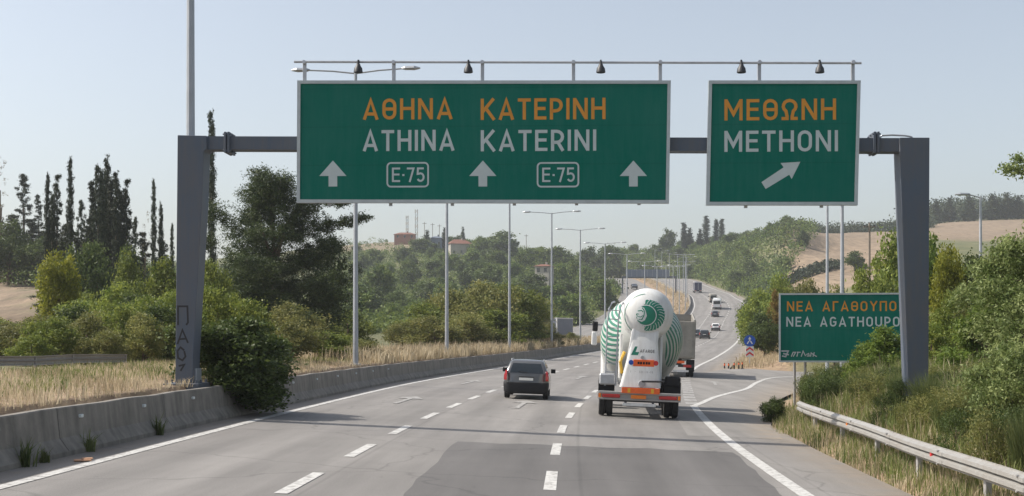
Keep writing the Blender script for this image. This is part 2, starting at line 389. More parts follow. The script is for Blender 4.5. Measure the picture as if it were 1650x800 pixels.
def xE(Y):
    Y = np.asarray(Y, float)
    return np.where(Y < 36, xr(Y)+1.85, np.interp(Y, _ro[:, 1], _ro[:, 0]))
opp = pchip([-30,100,160,700], [26,26,7,7])       # gap between the median barrier and the other carriageway

# far ground: ground rows seen in the photograph at guessed distances, smoothed between
ctl = [(-600,560,40),(0,560,50),(-600,520,100),(0,530,100),(150,545,80),(280,545,90),(400,545,100),(500,548,120),(25,490,130),(25,474,180),(100,470,150),
 (250,480,150),(-400,460,180),(0,432,250),(250,450,250),(0,432,500),(300,430,500),(-500,430,500),(0,440,900),(300,440,900),(-900,430,300),
 (600,550,130),(600,542,200),(600,520,300),(600,478,420),(600,428,560),(600,392,720),(600,400,900),(520,400,700),
 (740,548,150),(740,542,200),(740,518,300),(740,470,420),(740,422,560),(745,398,660),(740,402,900),
 (850,540,210),(850,512,300),(850,465,420),(850,425,560),(850,410,700),(850,425,950),
 (950,500,390),(950,445,560),(950,418,720),(950,430,950),(1030,422,700),(1040,410,800),(1050,430,1000),
 (1100,425,640),(1110,402,760),(1180,400,640),(1185,396,720),(1240,384,560),(1285,368,500),(1250,430,420),(1260,450,350),(1225,490,280),(1290,470,330),
 (1285,380,640),(1240,400,800),(1160,415,900),
 (1330,440,390),(1380,440,390),(1330,405,480),(1330,378,560),(1400,374,600),(1390,384,700),(1460,378,650),(1460,395,420),(1550,400,420),(1650,400,420),
 (1500,365,680),(1600,360,680),(1650,360,680),(1800,360,680),(1560,352,780),(1650,352,780),(1600,365,1000),(1400,385,1000),
 (1300,525,140),(1450,508,120),(1650,490,120),(1900,470,120),(1330,495,220),(1450,470,220),(1650,450,220),(2000,440,250),(2400,420,500),(2300,470,100),
 (-1500,520,1500),(0,500,1500),(825,480,1500),(1650,470,1500),(2800,480,1500),(0,528,2600),(825,528,2600),(1650,528,2600),(-1500,535,2600),(2800,530,2600)]
ctl = np.array(ctl, float)
_u = np.stack([ctl[:, 0]/300, 2.6*np.log(ctl[:, 2])], 1)
_K = np.linalg.norm(_u[:, None]-_u[None], axis=2); _n = len(ctl)
_A = np.zeros((_n+3, _n+3)); _A[:_n, :_n] = _K; _A[:_n, _n] = 1; _A[:_n, _n+1] = _u[:, 0]; _A[:_n, _n+2] = _u[:, 1]; _A[_n:, :_n] = _A[:_n, _n:].T
_w = np.linalg.solve(_A, np.r_[ctl[:, 1], 0, 0, 0])
def far_z(X, Y):
    X = np.asarray(X, float); Y = np.asarray(Y, float); Yc = np.maximum(Y, 20)
    u = np.stack([np.clip((X/Yc*F+825), -1800, 3400)/300, 2.6*np.log(Yc)], -1)
    out = np.zeros(X.shape)
    for i in range(_n): out += _w[i]*np.sqrt(((u-_u[i])**2).sum(-1))
    py = out+_w[_n]+_w[_n+1]*u[..., 0]+_w[_n+2]*u[..., 1]
    return HC+(HY-py)/F*Yc
def hump(X, Y):
    return .5*np.sin(X*.11+1.3*np.sin(Y*.05))*np.sin(Y*.083+.7)+.22*np.sin(X*.41+Y*.33)
def G(X, Y):
    """ground height everywhere"""
    X = np.asarray(X, float); Y = np.asarray(Y, float); X, Y = np.broadcast_arrays(X, Y)
    L = xl(Y); dl = L-.6-X; road = RZ(X, Y); fz = far_z(X, Y)
    rzl = RZ(L, Y)
    lift = .8*(1-ss(150, 260, Y))+.05
    med = rzl+lift+.12*ss(0, 3, dl)
    o = opp(Y)
    shelf = rzl+.1+.2*(1-ss(150, 220, Y))                                   # bed of the other carriageway
    left = np.where(dl < o-1.2, med, np.where(dl < o+14.5, med+(shelf-.12-med)*ss(o-1.2, o-.1, dl), 0))
    wl_ = ss(o+14.5, o+32, dl); base = shelf-.12
    left = np.where(dl >= o+14.5, base+(fz+hump(X, Y)*ss(30, 120, Y)-base)*wl_, left)
    near = 1-ss(96, 106, Y)
    drA = X-xE(Y); bankA = RZ(xE(Y), Y)-.1+.18*ss(0, .7, drA)+1.25*ss(.8, 3.6, drA)+.06*np.maximum(drA-3, 0)
    drB = X-(xr(Y)+2.6); bankB = RZ(xr(Y)+2.6, Y)-.1+.1*ss(0, 1, drB)+1.2*ss(1, 7, drB)
    wA = ss(8, 35, drA)*ss(25, 60, Y)
    bA = bankA+(fz-bankA)*wA
    wB = ss(4, 28, drB); bB = bankB+(fz+hump(X, Y)*.8-bankB)*wB
    rightz = np.where(drA > 0, bA, road-.14)*near+np.where(drB > 0, bB, road-.14)*(1-near)
    z = np.where(dl > 0, left, rightz)
    wf = ss(600, 700, Y); z = z*(1-wf)+(fz+hump(X, Y))*wf
    return z
def g1(X, Y): return float(G(np.array(X), np.array(Y)))
def onland(px, Y):
    X = (px-825)/F*Y; return Vector((X, Y, g1(X, Y)))

rng = np.random.default_rng(7)
def grid_mesh(name, X, Y, Z, mat, uv=None, parent=None):
    nr, nc = X.shape; v = np.stack([X, Y, Z], -1).reshape(-1, 3)
    i = np.arange(nr*nc).reshape(nr, nc)
    f = np.stack([i[:-1, :-1], i[:-1, 1:], i[1:, 1:], i[1:, :-1]], -1).reshape(-1, 4)
    me = bpy.data.meshes.new(name); me.from_pydata(v.tolist(), [], f.tolist()); me.materials.append(mat); me.shade_smooth()
    if uv is not None:
        l = me.uv_layers.new(name='road'); uvv = uv.reshape(-1, 2)
        idx = np.zeros(len(me.loops), int); me.loops.foreach_get('vertex_index', idx)
        l.data.foreach_set('uv', uvv[idx].ravel())
    return link(name, me, parent)
# ground sheet: rows by distance, columns that follow the road's two edges
rows = np.r_[np.linspace(-12, 14, 8), np.geomspace(15, 1900, 235)]
offl = np.r_[0, .25, .7, 1.4, 2.5, 3.5, 4.5, np.arange(5.5, 48, 1.1), np.geomspace(49, 2000, 48)]
offr = np.r_[0, .25, .6, 1, 1.4, 1.9, 2.5, 3, 3.5, np.arange(4.2, 62, 1.1), np.geomspace(63, 2000, 46)]
cols = []
def right_base(Y): return np.where(Y < 42, xr(Y)+1.85, xr(Y)+1.85+ss(42, 60, Y)*.7)
for y in rows:
    a = float(xl(y))-.6; b = float(right_base(y)); mid = np.linspace(a+.15, b-.2, 8)
    cols.append(np.r_[(a-offl)[::-1], mid, b+offr])
GX = np.array(cols); GY = np.repeat(rows[:, None], GX.shape[1], 1)
GZ = G(GX, GY)
ground = grid_mesh('ground', GX, GY, GZ, M['ground'])
tag(ground, 'dry hilly ground with brown fields and scrub', 'ground', kind='structure')
pxg = np.where(GY > 5, GX/np.maximum(GY, 1)*F+825, 0)
def band(x, a, b, s): return ss(a-s, a+s, x)*(1-ss(b-s, b+s, x))
fld = np.zeros(GX.shape)
fld = np.maximum(fld, band(pxg, 1262, 1440, 6)*band(GY, 325, 640, 12))
fld = np.maximum(fld, band(pxg, 1480, 2200, 12)*band(GY, 470, 735, 15))
fld = np.maximum(fld, band(pxg, -500, 75, 12)*band(GY, 105, 240, 10))
fld = np.maximum(fld, .75*band(pxg, 530, 690, 10)*band(GY, 640, 760, 12))
fld = np.maximum(fld, .6*band(pxg, 540, 640, 10)*band(GY, 590, 615, 6))
dlg = xl(GY)-.6-GX; drg = GX-xE(GY)
earth = np.maximum(band(dlg, -.2, 9, .3)*(GY < 620), band(drg, -.2, 3.2, .5)*(GY < 60))
earth = np.maximum(earth, band(GX-(xr(GY)+2.6), -.2, 5, .8)*(GY > 95)*(GY < 180))
ca = ground.data.color_attributes.new('zone', 'FLOAT_COLOR', 'POINT')
ca.data.foreach_set('color', np.stack([fld, np.zeros_like(fld), earth, np.ones_like(fld)], -1).ravel())

# the carriageway
def dust(o, d): t = o.data.attributes.new('dust', 'FLOAT', 'POINT'); t.data.foreach_set('value', np.clip(d, 0, 1).ravel().astype(float))
def strip(name, left, right, ys, mat, dz, nc=34, uoff=0.0):
    X = np.array([np.linspace(float(left(y)), float(right(y)), nc) for y in ys]); Y = np.repeat(np.array(ys)[:, None], nc, 1)
    uv = np.stack([X-xl(Y)-.75+uoff, Y], -1)
    o = grid_mesh(name, X, Y, RZ(X, Y)+dz, mat, uv)
    dust(o, np.maximum(ss(.5, 2.0, X-xr(Y))*.9, .75*(1-ss(.1, .75, X-xl(Y)))))
    return o
ys = np.r_[np.arange(-12, 60, 1.0), np.arange(60, 160, 2.0), np.arange(160, 700, 5.0)]
tag(strip('road', lambda y: xl(y)-.12, lambda y: right_base(y)+.04, ys, M['road'], 0), 'grey asphalt motorway carriageway curving uphill', 'road', kind='structure')
yo = np.r_[np.arange(56, 200, 3.0), np.arange(200, 690, 6.0)]
Xo = np.array([np.linspace(float(xl(y)-.6-opp(y)-13.5), float(xl(y)-.6-opp(y)), 8) for y in yo]); Yo = np.repeat(yo[:, None], 8, 1)
Zo = np.repeat((RZ(xl(yo), yo)+.1+.2*(1-ss(150, 220, yo)))[:, None], 8, 1)
tag(grid_mesh('opposite_road', Xo, Yo, Zo+.02, M['road'], np.stack([Xo-Xo[:, :1], Yo], -1)), 'asphalt carriageway beyond the grassy median', 'road', kind='structure')
def resample(pl, n):
    P = np.array(pl, float); s = np.r_[0, np.cumsum(np.linalg.norm(np.diff(P, axis=0), axis=1))]
    fx = pchip(s, P[:, 0]); fy = pchip(s, P[:, 1]); t = np.linspace(0, s[-1], n); return fx(t), fy(t), t
ox, oy, ot = resample(ramp_out, 60); ix, iy, it = resample(ramp_in, 60)
k = np.linspace(0, 1, 16)[None]
Xr = ix[:, None]*(1-k)+ox[:, None]*k; Yr = iy[:, None]*(1-k)+oy[:, None]*k
rmp = grid_mesh('exit_ramp', Xr, Yr, RZ(Xr, Yr)+.004, M['ramp'], np.stack([Xr, Yr], -1)); dust(rmp, np.repeat(ss(.55, 1.0, k), 60, 0)*.9)
tag(rmp, 'asphalt exit ramp bending right behind the green sign', 'road', kind='structure')
# darker repaired asphalt in the two right lanes
pA, pB, pC, pD = gp(735, 712), gp(1182, 729), gp(1262, 800), gp(648, 800)
ysp = np.linspace(6, 1, 2)
def lerp(a, b, y): return a.x+(b.x-a.x)*(y-a.y)/(b.y-a.y)
nP = 24; top = [(pA.x+(pB.x-pA.x)*i/13, pA.y+(pB.y-pA.y)*i/13+.12*math.sin(i*2.3)+.07*math.sin(i*5.1)) for i in range(14)]
PX = []; PY = []
for j in range(nP):
    t = j/(nP-1); rowx = []; rowy = []
    for i in range(14):
        y = top[i][1]*(1-t)+7.0*t
        f = i/13; xa = lerp(pA, pD, y)+.025*math.sin(y*3.1)+.03*math.sin(y*1.1); xb = lerp(pB, pC, y)+.03*math.sin(y*2.3)
        rowx.append(xa+(xb-xa)*f); rowy.append(y)
    PX.append(rowx); PY.append(rowy)
PX = np.array(PX); PY = np.array(PY)
tag(grid_mesh('asphalt_patch', PX, PY, RZ(PX, PY)+.004, M['patch'], np.stack([PX-xl(PY)-.75, PY], -1)), 'darker grey repaired asphalt patch across the near lanes', 'asphalt patch', kind='structure')

# painted markings
def paint(mb, pts, w, dz=.009):
    """stroke of paint following pts (x, y) on the road"""
    P = [Vector((p[0], p[1])) for p in pts]; n = len(P); L = []
    for i in range(n):
        t = (P[min(i+1, n-1)]-P[max(i-1, 0)]).normalized(); nn = Vector((-t.y, t.x))
        ww = w[i] if hasattr(w, '__len__') else w
        for s in (1, -1):
            q = P[i]+nn*ww/2*s; L.append((q.x, q.y, float(RZ(q.x, q.y))+dz))
    mb.add(L, [(2*i, 2*i+1, 2*i+3, 2*i+2) for i in range(n-1)])
def along(f, a, b, st): return [(float(f(y)), y) for y in np.arange(a, b+.01, st)]
xle = lambda y: xl(y)+.78
lane = lambda k: (lambda y: xle(y)+(xr(y)-xle(y))*k/3)
mb = MB(); paint(mb, along(xle, 6, 640, 2), .2); tag(mb.build('left_edge_line', M['paint']), 'solid white line along the median barrier', 'road marking', kind='structure')
mb = MB(); paint(mb, along(xr, 6, 50, 1), .26); paint(mb, along(xr, 86, 640, 2), .26)
# broad broken line between the through lane and the exit lane
y = 51.0
mb2 = MB()
while y < 85: paint(mb2, along(xr, y, y+1.6, .8), .5); y += 2.6
tag(mb2.build('exit_dashes', M['worn']), 'broad broken white line beside the exit lane', 'road marking', kind='structure')
tag(mb.build('right_edge_line', M['paint']), 'solid white line on the right of the carriageway', 'road marking', kind='structure')
mb = MB()
pts = [gp(*p) for p in ((1118,655),(1128,651),(1151,641),(1176,634),(1200,628),(1222,616),(1248,609))]
ex, ey, _ = resample([(p.x, p.y) for p in pts]+[(pts[-1].x+7, pts[-1].y+7)], 40)
paint(mb, list(zip(ex, ey)), .24, .014); tag(mb.build('exit_edge_line', M['paint']), 'white line curving off along the exit ramp', 'road marking', kind='structure')
mb = MB()
for kk, y0, px0 in ((1, 0, 0), (2, 0, 0)):
    fr = lambda y: xle(y)+(xr(y)-xle(y))*((.322, .648)[kk-1]+(.011, .018)[kk-1]*float(ss(34, 60, y)))
    for y in np.arange(7.3 if kk == 1 else 8.3, 560, 5.82 if kk == 1 else 6.2):
        paint(mb, along(fr, y, y+2.9, .725), .2)
tag(mb.build('lane_dashes', M['paint']), 'broken white lane lines of the motorway', 'road marking', kind='structure')
def arrow(mb, x, y, ang, L, kind, w=.2):
    c, s = math.cos(ang), math.sin(ang)
    def T(u, v): return (x+u*c+v*s, y-u*s+v*c)
    paint(mb, [T(0, 0), T(0, L*.7)], w, .015)
    def poly(ps):
        n = len(mb.v); q = [T(*p) for p in ps]; mb.add([(a, b, float(RZ(a, b))+.017) for a, b in q], [tuple(range(len(q)))])
    if kind == 'up': poly([(-.45, L*.66), (.45, L*.66), (0, L)])
    else:
        paint(mb, [T(0, L*.45), T(.5, L*.66)], w, .0175); poly([(.35, L*.5), (.95, L*.72), (.25, L*.84)])
mb = MB()
for (a, b), kind in (((655,645), .167), ((842,652), .497), ((1150,618), 1.13), ((935,609), .515), ((772,617), .167)):
    p = gp(a, b); f = lambda y: xle(y)+(xr(y)-xle(y))*kind
    arrow(mb, float(f(p.y-2.6)), p.y-2.6, math.atan2(float(f(p.y+2)-f(p.y-2)), 4), 5.2, 'up', .17)
tag(mb.build('lane_arrows', M['worn']), 'white painted arrows in the lanes', 'road marking', kind='structure')

# ------------------------------------------------------------------ median barrier
bar = thing('concrete_barrier', 'long grey concrete barrier along the left edge of the motorway', 'barrier', (float(xl(20)), 20, 0))
o0 = Vector(bar.location)
prof = [(0, 0), (0, .08), (-.16, .3), (-.215, .8), (-.235, .82), (-.385, .82), (-.405, .8), (-.46, .3), (-.62, .08), (-.62, -.1), (0, -.1)]
mb = MB(); rings = []
for y in np.r_[np.arange(-6, 160, 1.5), np.arange(160, 640, 6)]:
    x = float(xl(y)); z = float(RZ(x, y)); dz = .012*math.sin(y*1.7)
    rings.append([Vector((x+px_, y, z+pz+(dz if pz > .5 else 0)))-o0 for px_, pz in prof])
mb.loft(rings); wallm = mb.build('wall', M['concrete'], bar); fix_normals(wallm.data)
for i, y in enumerate(np.arange(13.4, 60, 3.55)):
    x = float(xl(y)); z = float(RZ(x, y))
    mb = MB(); mb.box(x-.21-o0.x, x-.15-o0.x, y-.07-o0.y, y+.07-o0.y, z+.6, z+.66, .01); mb.build('reflector', M['white'], bar)
# joints between the cast sections
for y in np.arange(11, 80, 6.0):
    mb = MB(); x = float(xl(y)); z = float(RZ(x, y))
    pr = [(p[0]*1.0+.003, p[1]+.003) for p in prof[1:6]]
    P = [Vector((x+a, y+b, z+c+.0))-o0 for a, c in pr for b in (-.012, .012)]
    mb.add(P, [(2*i, 2*i+1, 2*i+3, 2*i+2) for i in range(4)]); mb.build('joint', M['blackp'], bar)

# guardrail profile swept along a path
def wbeam(mb, path, flip=1):
    pr = [(0, 0), (.0, .02), (.08, .06), (.08, .12), (0, .155), (.08, .19), (.08, .25), (0, .29), (0, .31)]
    n = len(path); rings = []
    for i, p in enumerate(path):
        t = (path[min(i+1, n-1)]-path[max(i-1, 0)]); t.z = 0; t.normalize(); nn = Vector((-t.y, t.x, 0))*flip
        rings.append([p+nn*a+Vector((0, 0, c)) for a, c in pr]+[p+nn*(a-.006)+Vector((0, 0, c)) for a, c in reversed(pr)])
    mb.loft(rings)
gr = thing('guardrail', 'long white galvanised guardrail on the right verge below the tall sign post', 'guardrail', (7.2, 24, g1(7.2, 24)))
o0 = Vector(gr.location)
gpts = [(5.6,6),(6.2,11),(6.95,17.8),(7.27,24),(7.62,28),(8.0,34),(8.25,37.5),(8.55,39.6),(8.95,40.8)]
gx_, gy_, gt_ = resample(gpts, 40)
path = [Vector((a, b, float(RZ(a, b))+.50+(-.12*max(0, (b-39)/1.8) if b > 39 else 0)))-o0 for a, b in zip(gx_, gy_)]
mb = MB(); wbeam(mb, path); rb = mb.build('beam', M['rail'], gr); fix_normals(rb.data)
for y in np.arange(8, 40, 4.0):
    x = float(np.interp(y, gy_, gx_)); z = float(RZ(x, y))
    mb = MB(); mb.box(x+.04-o0.x, x+.14-o0.x, y-.05-o0.y, y+.05-o0.y, z-.4-o0.z, z+.76-o0.z, .01); mb.box(x-.0-o0.x, x+.05-o0.x, y-.05-o0.y, y+.05-o0.y, z+.56-o0.z, z+.72-o0.z); mb.build('post', M['railpost'], gr)
for y in np.arange(10, 38, 4.0):
    sp = [Vector((float(np.interp(q, gy_, gx_)), q, float(RZ(float(np.interp(q, gy_, gx_)), q))+.498))-o0+Vector((-.007, 0, 0)) for q in (y-.16, y, y+.16)]
    mb = MB(); wbeam(mb, sp); fix_normals(mb.build('splice', M['rail'], gr).data)
    for zz in (.05, .26): mb = MB(); mb.lathe([(0, -.1), (.02, -.1), (.02, -.06), (0, -.06)], 8, Matrix.Translation(sp[1]+Vector((0, .07, zz))), 'x'); mb.build('bolt', M['railpost'], gr)
for y, mt in ((14.5, 'amber'), (22.6, 'redsign'), (30.7, 'amber')):
    x = float(np.interp(y, gy_, gx_)); z = float(RZ(x, y))
    mb = MB(); mb.box(x-.075-o0.x, x-.02-o0.x, y-.03-o0.y, y+.03-o0.y, z+.6-o0.z, z+.7-o0.z, .01); mb.build('reflector', M[mt], gr)
g2 = thing('guardrail', 'grey guardrail in the tall dry grass of the median, left of the graffiti post', 'guardrail', (-15.2, 45, g1(-15.2, 45)))
o0 = Vector(g2.location); mb = MB(); ptsg = []
for pxx, Yy in ((-250, 33), (-120, 36), (0, 40.5), (60, 43), (120, 46), (205, 50.5)):
    ptsg.append(at(pxx, 574 if pxx < 100 else 571, Yy)-o0-Vector((0, 0, .31)))
wbeam(mb, ptsg); fix_normals(mb.build('beam', M['rail'], g2).data)
for p in ptsg:
    mb = MB(); gz = g1(p.x+o0.x, p.y+o0.y)-o0.z; mb.box(p.x-.14, p.x-.03, p.y-.05, p.y+.05, min(gz, p.z)-.4, p.z+.3); mb.build('post', M['railpost'], g2)
# ------------------------------------------------------------------ sign lettering (strokes of a road-sign alphabet)
def arc(cx, cy_, rx, ry, a0, a1, n=8):
    return [(cx+rx*math.cos(R(a0+(a1-a0)*i/n)), cy_+ry*math.sin(R(a0+(a1-a0)*i/n))) for i in range(n+1)]
TK = .15; h_ = TK/2
def oval(w, y0=h_, y1=1-h_):
    r = (w-TK)/2; c = w/2
    return arc(c, y1-r, r, r, 0, 180)+arc(c, y0+r, r, r, 180, 360)
def glyph(c):
    """(width, [(points, closed)])"""
    h = h_; t = 1-h
    if c == ' ': return .42, []
    if c == 'A' or c == 'Λ':
        w = .74; g = [([(h, 0), (w/2, t), (w-h, 0)], False)]
        if c == 'A': g.append(([(.2, .27), (w-.2, .27)], False))
        return w, g
    if c == 'Γ': w = .52; return w, [([(h, 0), (h, t), (w, t)], False)]
    if c == 'E': w = .56; return w, [([(w, h), (h, h), (h, t), (w, t)], False), ([(h, .52), (w-.04, .52)], False)]
    if c == 'F': w = .54; return w, [([(h, 0), (h, t), (w, t)], False), ([(h, .5), (w-.06, .5)], False)]
    if c == 'H': w = .66; return w, [([(h, 0), (h, 1)], False), ([(w-h, 0), (w-h, 1)], False), ([(h, .52), (w-h, .52)], False)]
    if c == 'Θ': w = .64; return w, [(oval(w), True), ([(h, .5), (w-h, .5)], False)]
    if c == 'O': w = .64; return w, [(oval(w), True)]
    if c == 'I': w = TK; return w, [([(h, 0), (h, 1)], False)]
    if c == 'N': w = .68; return w, [([(h, 0), (h, 1)], False), ([(w-h, 0), (w-h, 1)], False), ([(h, .97), (w-h, .03)], False)]
    if c == 'M': w = .8; return w, [([(h, 0), (h, 1)], False), ([(w-h, 0), (w-h, 1)], False), ([(h, .96), (w/2, .3), (w-h, .96)], False)]
    if c == 'K': w = .66; return w, [([(h, 0), (h, 1)], False), ([(h, .36), (w-.06, 1)], False), ([(.26, .52), (w-.03, 0)], False)]
    if c == 'T': w = .6; return w, [([(0, t), (w, t)], False), ([(w/2, 0), (w/2, t)], False)]
    if c == 'Y': w = .68; return w, [([(.05, 1), (w/2, .48), (w-.05, 1)], False), ([(w/2, 0), (w/2, .48)], False)]
    if c == 'Π': w = .66; return w, [([(h, 0), (h, t), (w-h, t), (w-h, 0)], False)]
    if c in 'PR':
        w = .6; r = .26
        g = [([(h, 0), (h, t), (w-h-r, t)]+arc(w-h-r, t-r, r, r, 90, -90)+[(h, t-2*r)], False)]
        if c == 'R': g.append(([(w-.28, t-2*r), (w-.05, 0)], False))
        return w, g
    if c == 'U': w = .66; r = (w-TK)/2; return w, [([(h, 1)]+arc(w/2, h+r, r, r, 180, 360)+[(w-h, 1)], False)]
    if c == 'G':
        w = .64; r = (w-TK)/2
        return w, [(arc(w/2, t-r, r, r, 20, 180)+arc(w/2, h+r, r, r, 180, 360)+[(w-h, .48), (w/2, .48)], False)]
    if c == 'S':
        w = .58; r = .215
        return w, [(arc(w/2, t-r, r, r, 20, 270, 10)+arc(w/2, h+r+.0, r, r+.0, 90, -160, 10), False)]
    if c == 'Ω':
        w = .7; r = (w-TK)/2
        return w, [([(0, h), (.24, h), (.24, .17)]+arc(w/2, t-r, r, r, 235, -55, 12)+[(w-.24, .17), (w-.24, h), (w, h)], False)]
    if c == 'Σ': w = .56; return w, [([(w, t), (h, t), (w*.6, .5), (h, h), (w, h)], False)]
    if c == '7': w = .54; return w, [([(.02, t), (w-h, t), (.2, 0)], False)]
    if c == '5': w = .54; return w, [([(w-.05, t), (.1, t), (.08, .55)]+arc(w/2, .335, .215, .26, 120, -150, 10), False)]
    if c == '·': w = .2; return w, [([(.03, .48), (.17, .48)], False)]
    return .5, []
def text(mb, s, x0, x1, z0, z1, put, gap=.16, weight=1.0):
    """lettering stretched to the box x0..x1, z0..z1 of a board"""
    gl = [glyph(c) for c in s]
    tot = sum(g[0] for g in gl)+gap*(len(s)-1)
    sx = (x1-x0)/tot; sz = z1-z0; x = 0
    for i, (w, strokes) in enumerate(gl):
        for j, (pts, closed) in enumerate(strokes):
            q = [(x0+(x+a)*sx, z0+b*sz) for a, b in pts]
            mb.ribbon(q, TK*sz*weight, lambda a, b, d=.0009*j: put(a, b, d), closed)
        x += w+gap

# ------------------------------------------------------------------ gantry
GO = Vector(((287-825)/F*33.0, 33.0, 0)); GA = -math.atan(.0435)
gdx, gdy = math.cos(GA), math.sin(GA)
def gl_(px, py, off=0.0):
    """photo pixel -> (distance along the gantry, height) on the plane off metres behind its front"""
    ox_, oy_ = GO.x-gdy*off*1.0, GO.y+gdx*off
    r = (px-825)/F; s = (r*oy_-ox_)/(gdx-r*gdy); Y = oy_+s*gdy
    return s, HC+(HY-py)/F*Y
gan = thing('sign_gantry', 'grey steel gantry spanning the motorway and carrying two green signs', 'sign gantry', GO, GA)
def gpoly(pts, off=0.0): return [gl_(a, b, off) for a, b in pts]
zl = g1(GO.x, GO.y)-.5
pl = gpoly([(286,218),(333,219),(333,240),(328,244),(325,330),(311,575)]); 
sL, zL = gl_(282, 575)
post = [pl[0]]+[(s, z) for s, z in pl[1:]]+[(pl[-1][0]-.03, zl), (sL+.0, zl), (sL, zL)]
post = [pl[0], pl[1], pl[2], pl[3], pl[4], pl[5], (pl[5][0]-.02, zl), (sL, zl)]
mb = MB(); mb.prism(post, 0, .62); lp = mb.build('post', M['gantry'], gan); fix_normals(lp.data)
bv = lp.modifiers.new('b', 'BEVEL'); bv.width = .012; bv.segments = 2
pr = gpoly([(1498,222),(1450,222),(1450,244),(1452,300),(1464,632),(1496,632)])
zr = g1(10.0, 32.2)-.6
mb = MB(); mb.prism([pr[0], pr[1], pr[2], pr[3], pr[4], (pr[4][0]+.02, zr), (pr[5][0], zr), pr[5]], 0, .62); rp = mb.build('post', M['gantry'], gan); fix_normals(rp.data)
bv = rp.modifiers.new('b', 'BEVEL'); bv.width = .012; bv.segments = 2
for s_, w_, zz in ((sL+.2, .45, g1(GO.x, GO.y)), (pr[5][0]-.25, .5, g1(9.9, 32.2)-.25)):
    mb = MB(); mb.box(s_-w_, s_+w_, -.22, .84, zz-.1, zz+.05, .01); bp_ = mb.build('base_plate', M['gantry'], gan)
    for a_ in (-1, 1):
        for b_ in (-.14, .31, .76): mb = MB(); mb.lathe([(.03, zz+.05), (.03, zz+.13), (0, zz+.13)], 6, Matrix.Translation((s_+a_*(w_-.08), b_, 0))); mb.build('bolt', M['gantry'], bp_)
b0 = gl_(333, 219); b1 = gl_(1450, 222); bt = .33
mb = MB(); mb.prism([(b0[0], b0[1]), (b1[0], b1[1]), (b1[0], b1[1]-bt), (b0[0], b0[1]-bt)], .08, .54); fix_normals(mb.build('beam', M['gantry'], gan).data)
for pxx in (365, 1413):
    s, z = gl_(pxx, 228); mb = MB()
    mb.box(s-.07, s-.012, .0, .62, z-.28, z+.24, .01); mb.box(s+.012, s+.07, .0, .62, z-.28, z+.24, .01)
    for dz in (-.22, .18):
        for yy in (.03, .3, .58): mb.tube([(s-.1, yy, z+dz), (s+.1, yy, z+dz)], .02, 6)
    fix_normals(mb.build('flange', M['gantry'], gan).data)
# conduit on top of the right end of the beam
cp = [gl_(x, y) for x, y in ((1420,222),(1424,217),(1440,216),(1462,217),(1472,219),(1478,226))]
mb = MB(); mb.tube([(s, .2, z) for s, z in cp], .022, 6); mb.build('conduit', M['steel'], gan)
# light rail above the signs
rz0 = gl_(474, 100, -.02); rz1 = gl_(1388, 102, -.02)
mb = MB(); mb.tube([(rz0[0], -.02, rz0[1]), (rz1[0], -.02, rz1[1])], .03, 8)
rail_o = mb.build('light_rail', M['steel'], gan)
for pxx in (490, 634, 777, 924, 1064, 1224, 1375):
    s, z = gl_(pxx, 101, -.02); s2, zb = gl_(pxx, 130, -.02); mb = MB()
    mb.box(s-.045, s+.045, .022, .075, zb-.4, z+.05, .008); mb.tube([(s, .03, z), (s, -.06, z+.01)], .05, 6)
    fix_normals(mb.build('bracket', M['steel'], gan).data)
for pxx in (578, 755, 968, 1194, 1320):
    s, z = gl_(pxx, 101, -.02); mb = MB()
    mb.lathe([(.028, .02), (.035, -.05), (.05, -.06), (.06, -.1), (.1, -.16), (.115, -.26), (.1, -.27), (.06, -.22)], 14, Matrix.Translation((s, -.1, z)))
    mb.box(s-.02, s+.02, -.1, -.01, z-.06, z+.05)
    fl = mb.build('floodlight', M['dark'], rail_o); smooth_by_angle(fl, 50)

def sign(name, label, L, T, Rr, B, frame_w=.08):
    """board hung in front of the gantry beam, from its corners in the photo"""
    off = -.12
    (s0, z1), (s1, z1b), (s1b, z0), (s0b, z0b) = gl_(*L, off), gl_(*T, off), gl_(*Rr, off), gl_(*B, off)
    root = thing(name, label, 'road sign', GO, GA)
    mb = MB(); mb.prism([(s0+.03, z1-.03), (s1-.03, z1b-.03), (s1b-.03, z0+.03), (s0b+.03, z0b+.03)], -.1, -.04); fix_normals(mb.build('panel', M['green'], root).data)
    P = [(s0, z1), (s1, z1b), (s1b, z0), (s0b, z0b)]; c = Vector((sum(p[0] for p in P)/4, sum(p[1] for p in P)/4))
    Q = [(s0+frame_w, z1-frame_w), (s1-frame_w, z1b-frame_w), (s1b-frame_w, z0+frame_w), (s0b+frame_w, z0b+frame_w)]
    mb = MB()
    for a, b in ((-.13, -.09),):
        vsx = [(x, a, z) for x, z in P]+[(x, a, z) for x, z in Q]+[(x, .02, z) for x, z in P]+[(x, b, z) for x, z in Q]
        fs = []
        for i in range(4):
            j = (i+1) % 4
            fs += [(i, j, 4+j, 4+i), (i, 8+i, 8+j, j), (4+i, 4+j, 12+j, 12+i)]
        fs.append((8, 9, 10, 11)); mb.add(vsx, fs)
    fix_normals(mb.build('frame', M['gframe'], root).data)
    n = max(2, int((s1-s0)/1.5))
    for i in range(n):
        x = s0+(s1-s0)*(i+.5)/n; mb = MB(); mb.box(x-.04, x+.04, .022, .078, (z0+z0b)/2-.05, z1-.1)
        fix_normals(mb.build('bracing', M['steel'], root).data)
    return root
FACE = -.105
def put_g(a, b, d): return (a, FACE-d, b)
def gtext(root, name, s, mat, x0, x1, y0, y1):
    a0, zt = gl_(x0, y0, FACE-.12); a1, zb = gl_(x1, y1, FACE-.12); mb = MB()
    text(mb, s, a0, a1, zb, zt, put_g); return mb.build(name, mat, root)
s1_ = sign('direction_sign', 'wide green overhead sign with three upward arrows, reading ATHINA and KATERINI', (479,130), (1081,130), (1078,328), (478,327))
